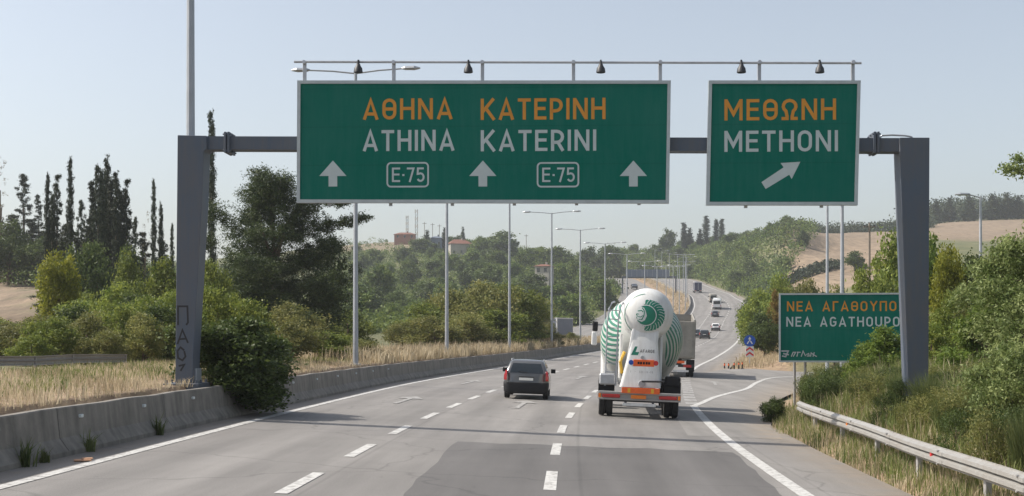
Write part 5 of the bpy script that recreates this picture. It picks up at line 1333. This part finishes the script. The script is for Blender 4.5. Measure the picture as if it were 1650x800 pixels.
P = clumps(scatter(900, 165, 560, lambda Y, u: xl(Y)-.72-u*5.0, rs), 6, .5, rs); P = P[P[:, 0] < xl(P[:, 1])-.64]
grass('dry_grass', P, (.4, .9), .12, 'dry', 'dry grass on the far climbing median', 'grass', rs)
P = clumps(scatter(700, 16, 62, lambda Y, u: xl(Y)-2-u*6.5, rs), 14, .2, rs)
grass('weeds', P, (.15, .42), .018, 'grn', 'green weeds among the straw-coloured median grass', 'weeds', rs)
for i, (px, py, hh) in enumerate(((28,752,.62), (145,728,.5), (222,700,.55), (60,745,.3))):
    p = gp(px, py); x = float(xl(p.y))+.04; rs2 = np.random.default_rng(80+i); P = np.array([[x, p.y, float(RZ(x, p.y))]])+np.concatenate([rs2.normal(size=(60, 2))*.05, np.zeros((60, 1))], 1)
    P[:, 2] = RZ(P[:, 0], P[:, 1]); o = grass('weed', P, (hh*.5, hh), .02, 'broom', ['dark dry weed at the barrier foot, leftmost and bushiest', 'dark dry weed low at the barrier foot, second from left', 'dark dry weed growing at the barrier foot below the guardrail end', 'small dark weed right of the leftmost one at the barrier foot'][i], 'weed', rs2, .5)
    del o['kind']
p = gp(134, 744); mb = MB(); mb.box(-.15, .13, -.08, .08, 0, .025, .01); mb.box(-.02, .16, -.02, .1, .02, .04, .008)
o = mb.build('litter', M['litter']); o.location = (p.x, p.y, p.z+.012); o.rotation_euler = (.05, 0, .4); tag(o, 'scrap of brown cardboard lying on the left edge line', 'litter')

# right verge ---------------------------------------------------------------
rs = np.random.default_rng(91)
def vergeX(Y, u): return xE(Y)+.05+u*2.2
P = clumps(scatter(1100, 9, 46, vergeX, rs), 12, .12, rs); P = P[P[:, 0] > xE(P[:, 1])+.02]
grass('dry_grass', P, (.12, .42), .014, 'dry', 'straw-coloured grass below the right guardrail', 'grass', rs)
P = clumps(scatter(1900, 9, 48, lambda Y, u: xE(Y)+.1+u*3.4, rs), 12, .13, rs); P = P[P[:, 0] > xE(P[:, 1])+.02]
grass('green_grass', P, (.15, .5), .014, 'grn', 'yellow-green grass along the right guardrail', 'grass', rs)
P = clumps(scatter(3200, 12, 64, lambda Y, u: xE(Y)+1.2+u*9, rs), 14, .2, rs)
grass('green_grass', P, (.3, .85), .018, 'grn', 'rank green grass on the bank around the tall sign post', 'grass', rs)
P = clumps(scatter(500, 12, 62, lambda Y, u: xE(Y)+.8+u*7, rs), 12, .2, rs)
grass('dry_grass', P, (.3, .9), .016, 'dry', 'dry stalks among the green grass of the right bank', 'grass', rs)
P = clumps(scatter(900, 101, 150, lambda Y, u: xr(Y)+2.75+u*12, rs), 10, .3, rs)
grass('dry_grass', P, (.3, .8), .05, 'dry', 'dry grass on the nose of the exit island', 'grass', rs)
# broom: dense upright green stems
def broom_proto(key, seed, H, W):
    rs = np.random.default_rng(seed); n = 2600; a = rs.uniform(0, 2*math.pi, n); r = np.sqrt(rs.random(n))*W*.22
    P = np.stack([r*np.cos(a), r*np.sin(a), rs.uniform(0, .3, n)*H], 1); ln = (r/(W*.22))*.55+rs.normal(size=n)*.22
    hh = H*rs.uniform(.35, 1.0, n)**1.3*(1-.25*r/(W*.22)); d = np.stack([np.cos(a), np.sin(a), np.zeros(n)], 1)
    m1 = P+d*(ln*hh*.4)[:, None]+np.array([0, 0, 1])*(hh*.5)[:, None]; tp = P+d*(ln*hh)[:, None]+np.array([0, 0, 1])*(hh*(1-.25*ln**2))[:, None]
    b = rs.uniform(0, 2*math.pi, n); s = np.stack([np.cos(b), np.sin(b), np.zeros(n)], 1)*.013
    V_ = np.stack([P-s*.5, P+s*.5, m1+s*.5, m1-s*.5, tp], 1).reshape(-1, 3); i = np.arange(n)*5
    f = [tuple(q) for q in np.stack([i, i+1, i+2, i+3], 1)]+[tuple(q) for q in np.stack([i+3, i+2, i+4], 1)]
    me = bpy.data.meshes.new('stems'); me.from_pydata(V_.tolist(), [], f)
    t = me.attributes.new('tint', 'FLOAT', 'POINT'); t.data.foreach_set('value', np.repeat(np.clip(rs.normal(size=n)*.25+.45, 0, 1), 5)); me.materials.append(M['broom']); PROTO[key] = (me, H, W)
rs = np.random.default_rng(77)
proto_tree('bank0', 1.5, 2.2, 'lf_dark', blob_lobes(rs, 1.5, 2.2, 8, .0), 70, 30, .075, .17, 157, fill=.4, asp=.3); proto_tree('bank1', 1.5, 2.2, 'lf_olive', blob_lobes(rs, 1.5, 2.2, 8, .0), 64, 26, .08, .19, 158, fill=.35, asp=.3)
for i, (px, pt, Y, w) in enumerate(((1320,600,40.5,90), (1415,604,35,110), (1470,606,32.5,110), (1560,622,27,140), (1625,650,23,150), (1515,625,29,120), (1350,604,41,80), (1650,620,26,130), (1440,590,37,90), (1570,585,33,110), (1620,600,29,120), (1480,575,40,90), (1530,598,33,100), (1590,660,22.5,110), (1540,655,25.5,90), (1470,640,29.5,80), (1278,596,45,60), (1310,590,44.5,70), (1345,585,43.5,80), (1395,592,40,80), (1430,628,32,70), (1500,590,34,90))):
    plant('bush', 'bank%d' % (i % 2), px, pt, Y, w, 'low fine-leaved bush on the bank above the white guardrail', 'bush', 'fine-leaved bushes on the right bank', X=max((px-825)/F*Y, float(xE(Y))+1.4))
broom_proto('broom0', 1, 1.5, 2.2); broom_proto('broom1', 2, 1.3, 2.4)
for i, (px, pt, Y, w) in enumerate(((1295,600,43,60), (1390,602,37,70), (1500,618,30,80), (1535,640,27,90), (1600,636,25.5,100), (1660,655,21.5,100), (1452,618,33,60), (1275,618,43,40))):
    me, H, W = PROTO['broom%d' % (i % 2)]; x = (px-825)/F*Y; x = max(x, float(xE(Y))+1.25); gz = g1(x, Y)-.05
    t = thing('broom_shrub', 'dark green rush-like shrub on the bank behind the right guardrail', 'shrub', (x, Y, gz), rng.uniform(0, 6), 'rush-like shrubs on the right bank')
    h = HC+(HY-pt)/F*Y-gz; w_ = w/F*Y; t.scale = (w_/W*1.1, w_/W*1.1, max(.7, h/H)); link('stems', me, t)
plant('bush', 'dark1', 1237, 640, 41.5, 44, 'small dark bush at the far end of the white guardrail', 'bush', X=8.15)
# shrubs and trees on the right
for key, px, pt, Y, w, lb in (('lime0',1590,470,40,110,'leafy bright green bush behind the lower part of the silvery tree'), ('lime1',1530,560,38,90,'fresh green sapling on the bank right of the tall gantry post'), ('lime1',1470,585,41,70,'fresh green shoots at the left foot of the tall gantry post'), ('lime1',1610,600,31,110,'yellow-green sapling between the silvery tree and the guardrail'),):
    plant('bush', key, px, pt, Y, w, lb, 'bush', 'fresh green bushes on the right bank')
for key, px, pt, Y, w, lb in (('lime1',1425,528,43.5,110,'bright green sapling growing in front of the NEA AGATHOUPOLI sign'), ('lime1',1385,566,43,70,'low bright green shoots at the lower edge of the NEA AGATHOUPOLI sign'),
    ('lime0',1500,372,66,96,'bright green tree directly right of the tall gantry post'), ('yel0',1528,392,60,70,'yellow-green tree right of the tall gantry post, brightest of all'), ('shrub0',1430,372,84,120,'green tree behind the NEA AGATHOUPOLI sign, left of the gantry post'),
    ('shrub2',1400,430,78,90,'low green tree above the NEA AGATHOUPOLI sign'), ('dark2',1570,405,66,90,'darker tree behind the single-arm lamp'), ('shrub1',1545,470,50,110,'shrub below the yellow-green tree on the bank'),
    ('olive1',1600,480,46,120,'olive shrub between the gantry post and the pale tree'), ('shrub0',1500,520,44,90,'shrub at the foot of the trees behind the gantry post'), ('dark1',1630,440,52,110,'dark shrub behind the pale silvery tree'),
    ('gold0',1247,466,122,30,'rusty brown tree beside the left edge of the NEA AGATHOUPOLI sign'), ('dark0',1232,500,118,70,'dark bush between the blue sign and the NEA AGATHOUPOLI sign'), ('shrub1',1228,468,140,86,'tall green bush behind the round blue sign'),
    ('shrub0',1262,440,135,80,'green tree behind the rusty brown tree'), ('olive2',1300,452,110,80,'olive tree behind the top left of the NEA AGATHOUPOLI sign'), ('olive0',1345,460,100,80,'olive tree behind the middle of the NEA AGATHOUPOLI sign'),
    ('shrub2',1218,490,175,60,'green bush by the motorway edge beyond the blue sign'), ('dark2',1210,478,215,50,'dark bush by the motorway edge, furthest before the bend')):
    plant('tree' if key[:3] in ('lim', 'yel', 'gol') else 'bush', key, px, pt, Y, w, lb, 'tree' if 'tree' in lb[:22] else 'bush', 'trees and bushes right of the motorway')
# pale silvery tree at the right edge, with one spray reaching out above
Y = 27.0; base = onland(1800, Y); t = thing('silvery_tree', 'pale silvery-leaved tree entering from the right edge, one spray high above', 'tree', base)
rs = np.random.default_rng(95); L = []
for px, py, Yq, r in ((1625,410,27,.45), (1600,470,26.5,.5), (1640,440,27.5,.6), (1650,500,26,.7), (1600,530,27,.5), (1630,575,25.5,.6), (1580,610,26,.4), (1600,640,25,.4), (1660,600,25,.7), (1690,400,27,.9), (1720,500,26.5,1.1), (1740,340,27,.9), (1760,430,28,1.0), (1750,590,26,1.0), (1555,480,27.5,.25), (1590,440,27,.35),
    (1640,274,27,.07), (1622,272,27,.05), (1665,282,27,.1), (1640,256,27,.04), (1690,300,27,.3)):
    q = at(px, py, Yq)-base; L.append((q.x, q.y, q.z, r, r, r*.75))
P, T = crown_points(L, 130, 34, .17, rs, .3); T = T**1.4
cmesh = leaf_mesh('crown', P, .085, M['lf_white'], T, rs, asp=.4)
paths = [([(0, 0, -.4), (.05, 0, 1.2), (-.1, 0, 2.6), (-.3, 0, 4.2)], .11, .05)]
for (x, y, z, a, b, c_) in L: paths.append(([(-.15, 0, min(3.6, max(.5, z-.9))), (x*.5-.1, y*.5, z-.3), (x, y, z)], .035, .008))
limbs(paths, 6).build('trunk', M['bark'], t); link('crown', cmesh, t)

# far slopes ------------------------------------------------------------------
rs = np.random.default_rng(101); keysF = ['far0', 'far1', 'far2', 'fardark0', 'fardark1', 'fardark2']
named = (('far0',614,428,330,56,'bright rounded tree low on the left hillside'), ('fardark0',642,470,310,50,'dark tree below the bright rounded one on the left hillside'), ('fardark1',812,373,600,66,'large dark tree on the ridge right of the red roofed house'),
  ('conif0',688,374,610,22,'small conifer on the ridge left of the red roofed house'), ('conif0',716,370,615,18,'conifer on the ridge close to the red roofed house'), ('conif0',746,369,625,14,'conifer tip behind the red roof'), ('fardark2',680,386,600,52,'dark tree under the masts'),
  ('far1',770,382,590,36,'green tree right beside the red roofed house'), ('fardark1',770,420,460,62,'dark rounded tree in the middle of the left slope'), ('far2',720,408,520,56,'green tree below the red roofed house'), ('far0',858,400,560,44,'green tree left of the cream building'),
  ('far1',905,398,560,60,'green tree right of the cream building'), ('fardark0',950,400,600,40,'dark tree on the saddle behind the lamp posts'), ('far2',985,396,620,50,'tree on the saddle left of the cypress group'))
for key, px, pt, Y, w, lb in named: plant('tree', key, px, pt, Y, w, lb, 'tree', 'hillside trees')
def free(px, Y):
    X = (px-825)/F*Y; dl = float(xl(Y))-.6-X; dr = X-float(xr(Y))-2.6
    return (dl > float(opp(Y))+15.2 or dr > (1.2 if Y > 160 else 4)) if Y < 640 else True
k = 0
while k < 120:
    px = rs.uniform(545, 1010); Y = rs.uniform(225, 640)
    if not free(px, Y) or (px < 620 and 380 > 999): continue
    p = onland(px, Y); h = rs.uniform(3.5, 8.5)
    t = thing('tree', 'green tree among many on the hazy slope left of the motorway', 'tree', p-Vector((0, 0, .3)), rs.uniform(0, 6), 'trees on the left slope')
    tm, cm, H, W = PROTO[keysF[rs.integers(0, 6)]]; s = h/H; t.scale = (s*rs.uniform(.9, 1.5), s*rs.uniform(.9, 1.5), s); link('trunk', tm, t); link('crown', cm, t); k += 1
def mass(name, n, gen, hr, size, mat, label, cat, rs, leaves=46):
    """a far wood or scrub that reads as one mass: leafy mounds on the ground, one object"""
    PP = []; TT = []
    for _ in range(n):
        q = gen()
        if q is None: continue
        h = rs.uniform(*hr); w = h*rs.uniform(.55, .95); d = rs.normal(size=(leaves, 3)); d /= np.linalg.norm(d, axis=1)[:, None]
        r = rs.uniform(.55, 1.05, leaves)[:, None]; PP.append(np.array(q)+np.array([0, 0, h*.45])+d*r*np.array([w, w, h*.55])); TT.append(np.clip(rs.random()*.8+rs.normal(size=leaves)*.14+.1, 0, 1))
    P = np.concatenate(PP); o = link(name, leaf_mesh(name, P, size, M[mat], np.concatenate(TT), rs, asp=.7)); tag(o, label, cat, kind='stuff'); return o
def gen_left():
    px = rs.uniform(520, 1040); Y = rs.uniform(200, 760)
    if not free(px, Y): return None
    if 530 < px < 680 and Y > 640 and rs.random() < .75: return None
    return onland(px, Y)
mass('hillside_scrub', 2600, gen_left, (1.2, 4.5), .55, 'lf_far', 'low scrub covering the slope left of the motorway', 'scrub', rs, 70)
def gen_right():
    px = rs.uniform(985, 1310); Y = rs.uniform(190, 790)
    if not free(px, Y): return None
    lim = 1262+ (45*max(0, min(1, (Y-430)/60)))
    if px > lim and 325 < Y < 640 and not (Y > 470 and px < 1300): return None
    return onland(px, Y)
mass('hillside_woodland', 3000, gen_right, (2.0, 6.0), .7, 'lf_far', 'dense green woodland covering the hill right of the motorway', 'woodland', rs, 60)
mass('hillside_woodland', 1300, gen_right, (2.5, 6.5), .7, 'lf_far2', 'darker thickets within the woodland on the hill right of the motorway', 'woodland', rs, 60)
k = 0
while k < 70:
    q = gen_right()
    if q is None: continue
    h = rs.uniform(4.5, 8); t = thing('tree', 'rounded tree among many in the woodland on the hill right of the motorway', 'tree', q-Vector((0, 0, .3)), rs.uniform(0, 6), 'trees in the right hill woodland')
    tm, cm, H, W = PROTO[keysF[rs.integers(0, 6)]]; s = h/H; t.scale = (s*rs.uniform(.8, 1.3), s*rs.uniform(.8, 1.3), s); link('trunk', tm, t); link('crown', cm, t); k += 1
def gen_ridge():
    px = rs.uniform(1290, 1500); Y = rs.uniform(650, 700); return onland(px, Y)
mass('hilltop_woodland', 420, gen_ridge, (4, 8), 1.0, 'lf_conif', 'dark tree line along the top of the brown field', 'woodland', rs)
def gen_wood():
    px = rs.uniform(1470, 1990); Y = rs.uniform(735, 830); return onland(px, Y)
mass('pine_wood', 900, gen_wood, (8, 15.5), 1.15, 'lf_conif', 'dark pine wood on the far right hilltop', 'woodland', rs, 70)
def gen_hedge():
    px = rs.uniform(1262, 1350); Y = rs.uniform(398, 412); return onland(px, Y)
mass('field_hedge', 110, gen_hedge, (1.5, 3.0), .7, 'lf_conif', 'dark hedge crossing the brown field', 'hedge', rs)
def gen_mid():
    px = rs.uniform(1300, 2100); Y = rs.uniform(110, 330)
    if px < 1420 and Y > 240: return None
    return onland(px, Y)
mass('verge_scrub', 900, gen_mid, (1.5, 4.2), .32, 'lf_far', 'green scrub behind the trees right of the exit ramp', 'scrub', rs, 90)
def gen_lback():
    px = rs.uniform(-700, 560); Y = rs.uniform(130, 520)
    if -500 < px < 75 and Y < 185: return None
    if not free(px, Y): return None
    return onland(px, Y)
mass('back_scrub', 1700, gen_lback, (2, 5), .36, 'lf_dark', 'dark scrub behind the conifer row on the left', 'scrub', rs, 100)
plant('bush', 'fardark1', 1378, 405, 395, 40, 'dark rounded bush standing alone in the brown field', 'bush')
for i, (key, px, pt, Y, w, lb) in enumerate((('cyp0',1102,360,700,15,'dark cypress at the left of the hilltop group'), ('conif0',1111,371,705,26,'broad conifer leaning on the leftmost hilltop cypress'), ('cyp1',1138,350,700,16,'tallest cypress in the middle of the hilltop group'),
   ('cyp2',1154,355,700,13,'hilltop cypress, left one of the right pair'), ('cyp0',1163,354,705,14,'hilltop cypress, right one of the right pair'), ('fardark0',1078,371,710,28,'dark rounded tree left of the hilltop cypress group'), ('conif0',1128,372,705,22,'low conifer at the foot of the tallest hilltop cypress'))):
    plant('cypress_tree' if key[:3] == 'cyp' else 'tree', key, px, pt, Y, w, lb, 'tree', 'hilltop cypress group')
for i, (px, pt, w) in enumerate(((1530,322,30), (1562,318,34), (1600,316,40), (1622,314,36), (1640,318,30), (1508,324,26))):
    plant('conifer_tree', 'conif0', px, pt, 732, w, 'dark conifer at the front of the far hilltop pine wood', 'tree', 'front conifers of the pine wood')

# houses, masts ------------------------------------------------------------------
def house(label, px, pbase, Y, W, D, Hh, roofh, wallm, roofm, rz=.2, wins=3, cat='house'):
    x = (px-825)/F*Y; z = HC+(HY-pbase)/F*Y; t = thing('house', label, cat, (x, Y, z), rz)
    mb = MB(); mb.box(-W/2, W/2, 0, D, -5, Hh); w = mb.build('wall', wallm, t)
    mb = MB(); mb.add([(-W/2-.5, -.5, Hh+.02), (W/2+.5, -.5, Hh+.02), (W/2+.5, D+.5, Hh+.02), (-W/2-.5, D+.5, Hh+.02), (-W/4, D/2, Hh+roofh), (W/4, D/2, Hh+roofh)], [(0, 1, 5, 4), (1, 2, 5), (2, 3, 4, 5), (3, 0, 4), (3, 2, 1, 0)])
    r = mb.build('roof', roofm, t); mb = MB(); mb.box(W*.1, W*.1+.6, D*.4, D*.4+.6, Hh+roofh*.5, Hh+roofh+.7); mb.build('chimney', wallm, r)
    for fl in range(max(1, int(Hh//2.8))):
        for i in range(wins):
            xx = -W/2+W*(i+.5)/wins; mb = MB(); mb.box(xx-.5, xx+.5, -.06, .05, fl*2.9+.9, fl*2.9+2.2); mb.build('window', M['glass'], t)
    return t
house('cream house with a red tiled roof on the left ridge', 743, 412, 590, 9.5, 8, 5.2, 2.2, M['plaster'], M['rooft'], .25)
house('cream and red building among trees in front of the row of lamps', 873, 458, 420, 4.6, 6, 5.6, .8, M['plaster'], M['rooft'], -.3, 2, 'building')
house('small beige hut below the masts on the left hillside', 652, 414, 600, 6, 5, 3.0, .5, M['beige'], M['rooft'], .1, 1, 'hut')
house('low reddish building beside the masts on the ridge', 652, 386, 700, 11, 6, 2.6, 1.2, M['pink'], M['rooft'], 0, 3, 'building')
house('small bluish house left of the red roofed house', 703, 398, 610, 5, 5, 4, 1, M['shed'], M['shed'], 0, 2, 'house')
def mast(label, px, pt, Y, w, mats):
    p = onland(px, Y); h = HC+(HY-pt)/F*Y-p.z; t = thing('radio_mast', label, 'radio mast', p); n = 9
    for i in range(n):
        mb = MB(); z0, z1 = h*i/n, h*(i+1)/n
        for sx, sy in ((-1, -1), (1, -1), (1, 1), (-1, 1)): mb.tube([(sx*w, sy*w, z0), (sx*w, sy*w, z1)], .12, 4)
        for s in (-1, 1): mb.tube([(-s*w, -w, z0), (s*w, -w, z1)], .07, 4); mb.tube([(-s*w, w, z0), (s*w, w, z1)], .07, 4)
        mb.build('mast_section', M[mats[i % 2]], t)
mast('shorter pale reddish radio mast on the left ridge', 656, 348, 760, .6, ('beige', 'gframe')); mast('taller pale reddish radio mast on the left ridge', 671, 338, 760, .7, ('beige', 'gframe'))
for i, (px, pt) in enumerate(((684, 358), (697, 360), (708, 362), (848, 378))):
    p = onland(px, 640); h = HC+(HY-pt)/F*640-p.z; t = thing('utility_pole', ['thin pole right of the taller radio mast', 'thin pole midway between radio mast and red roof', 'thin pole just left of the red roofed house', 'thin pole on the ridge right of the large dark tree'][i], 'utility pole', p, 0, 'ridge poles')
    mb = MB(); mb.tube([(0, 0, -.5), (0, 0, h)], .14, 6); mb.build('pole', M['wood'], t); mb = MB(); mb.box(-1.0, 1.0, -.08, .08, h-.8, h-.62); mb.build('crossarm', M['wood'], t)

# ------------------------------------------------------------------ haze in the air
HAZE = True
if HAZE:
    mb = MB(); mb.box(-2400, 2400, -40, 2100, -30, 95); hz = mb.build('haze', M['white']); hz.data.materials.clear()
    m = bpy.data.materials.new('haze_air'); m.use_nodes = True; nt = m.node_tree; nt.nodes.remove(nt.nodes['Principled BSDF'])
    pv = nt.nodes.new('ShaderNodeVolumePrincipled'); pv.inputs['Color'].default_value = (.88, .93, 1.0, 1); pv.inputs['Density'].default_value = .0002; pv.inputs['Anisotropy'].default_value = .25
    nt.links.new(pv.outputs[0], nt.nodes['Material Output'].inputs['Volume']); hz.data.materials.append(m); tag(hz, 'thin pale summer haze over the hills', 'haze', kind='stuff')
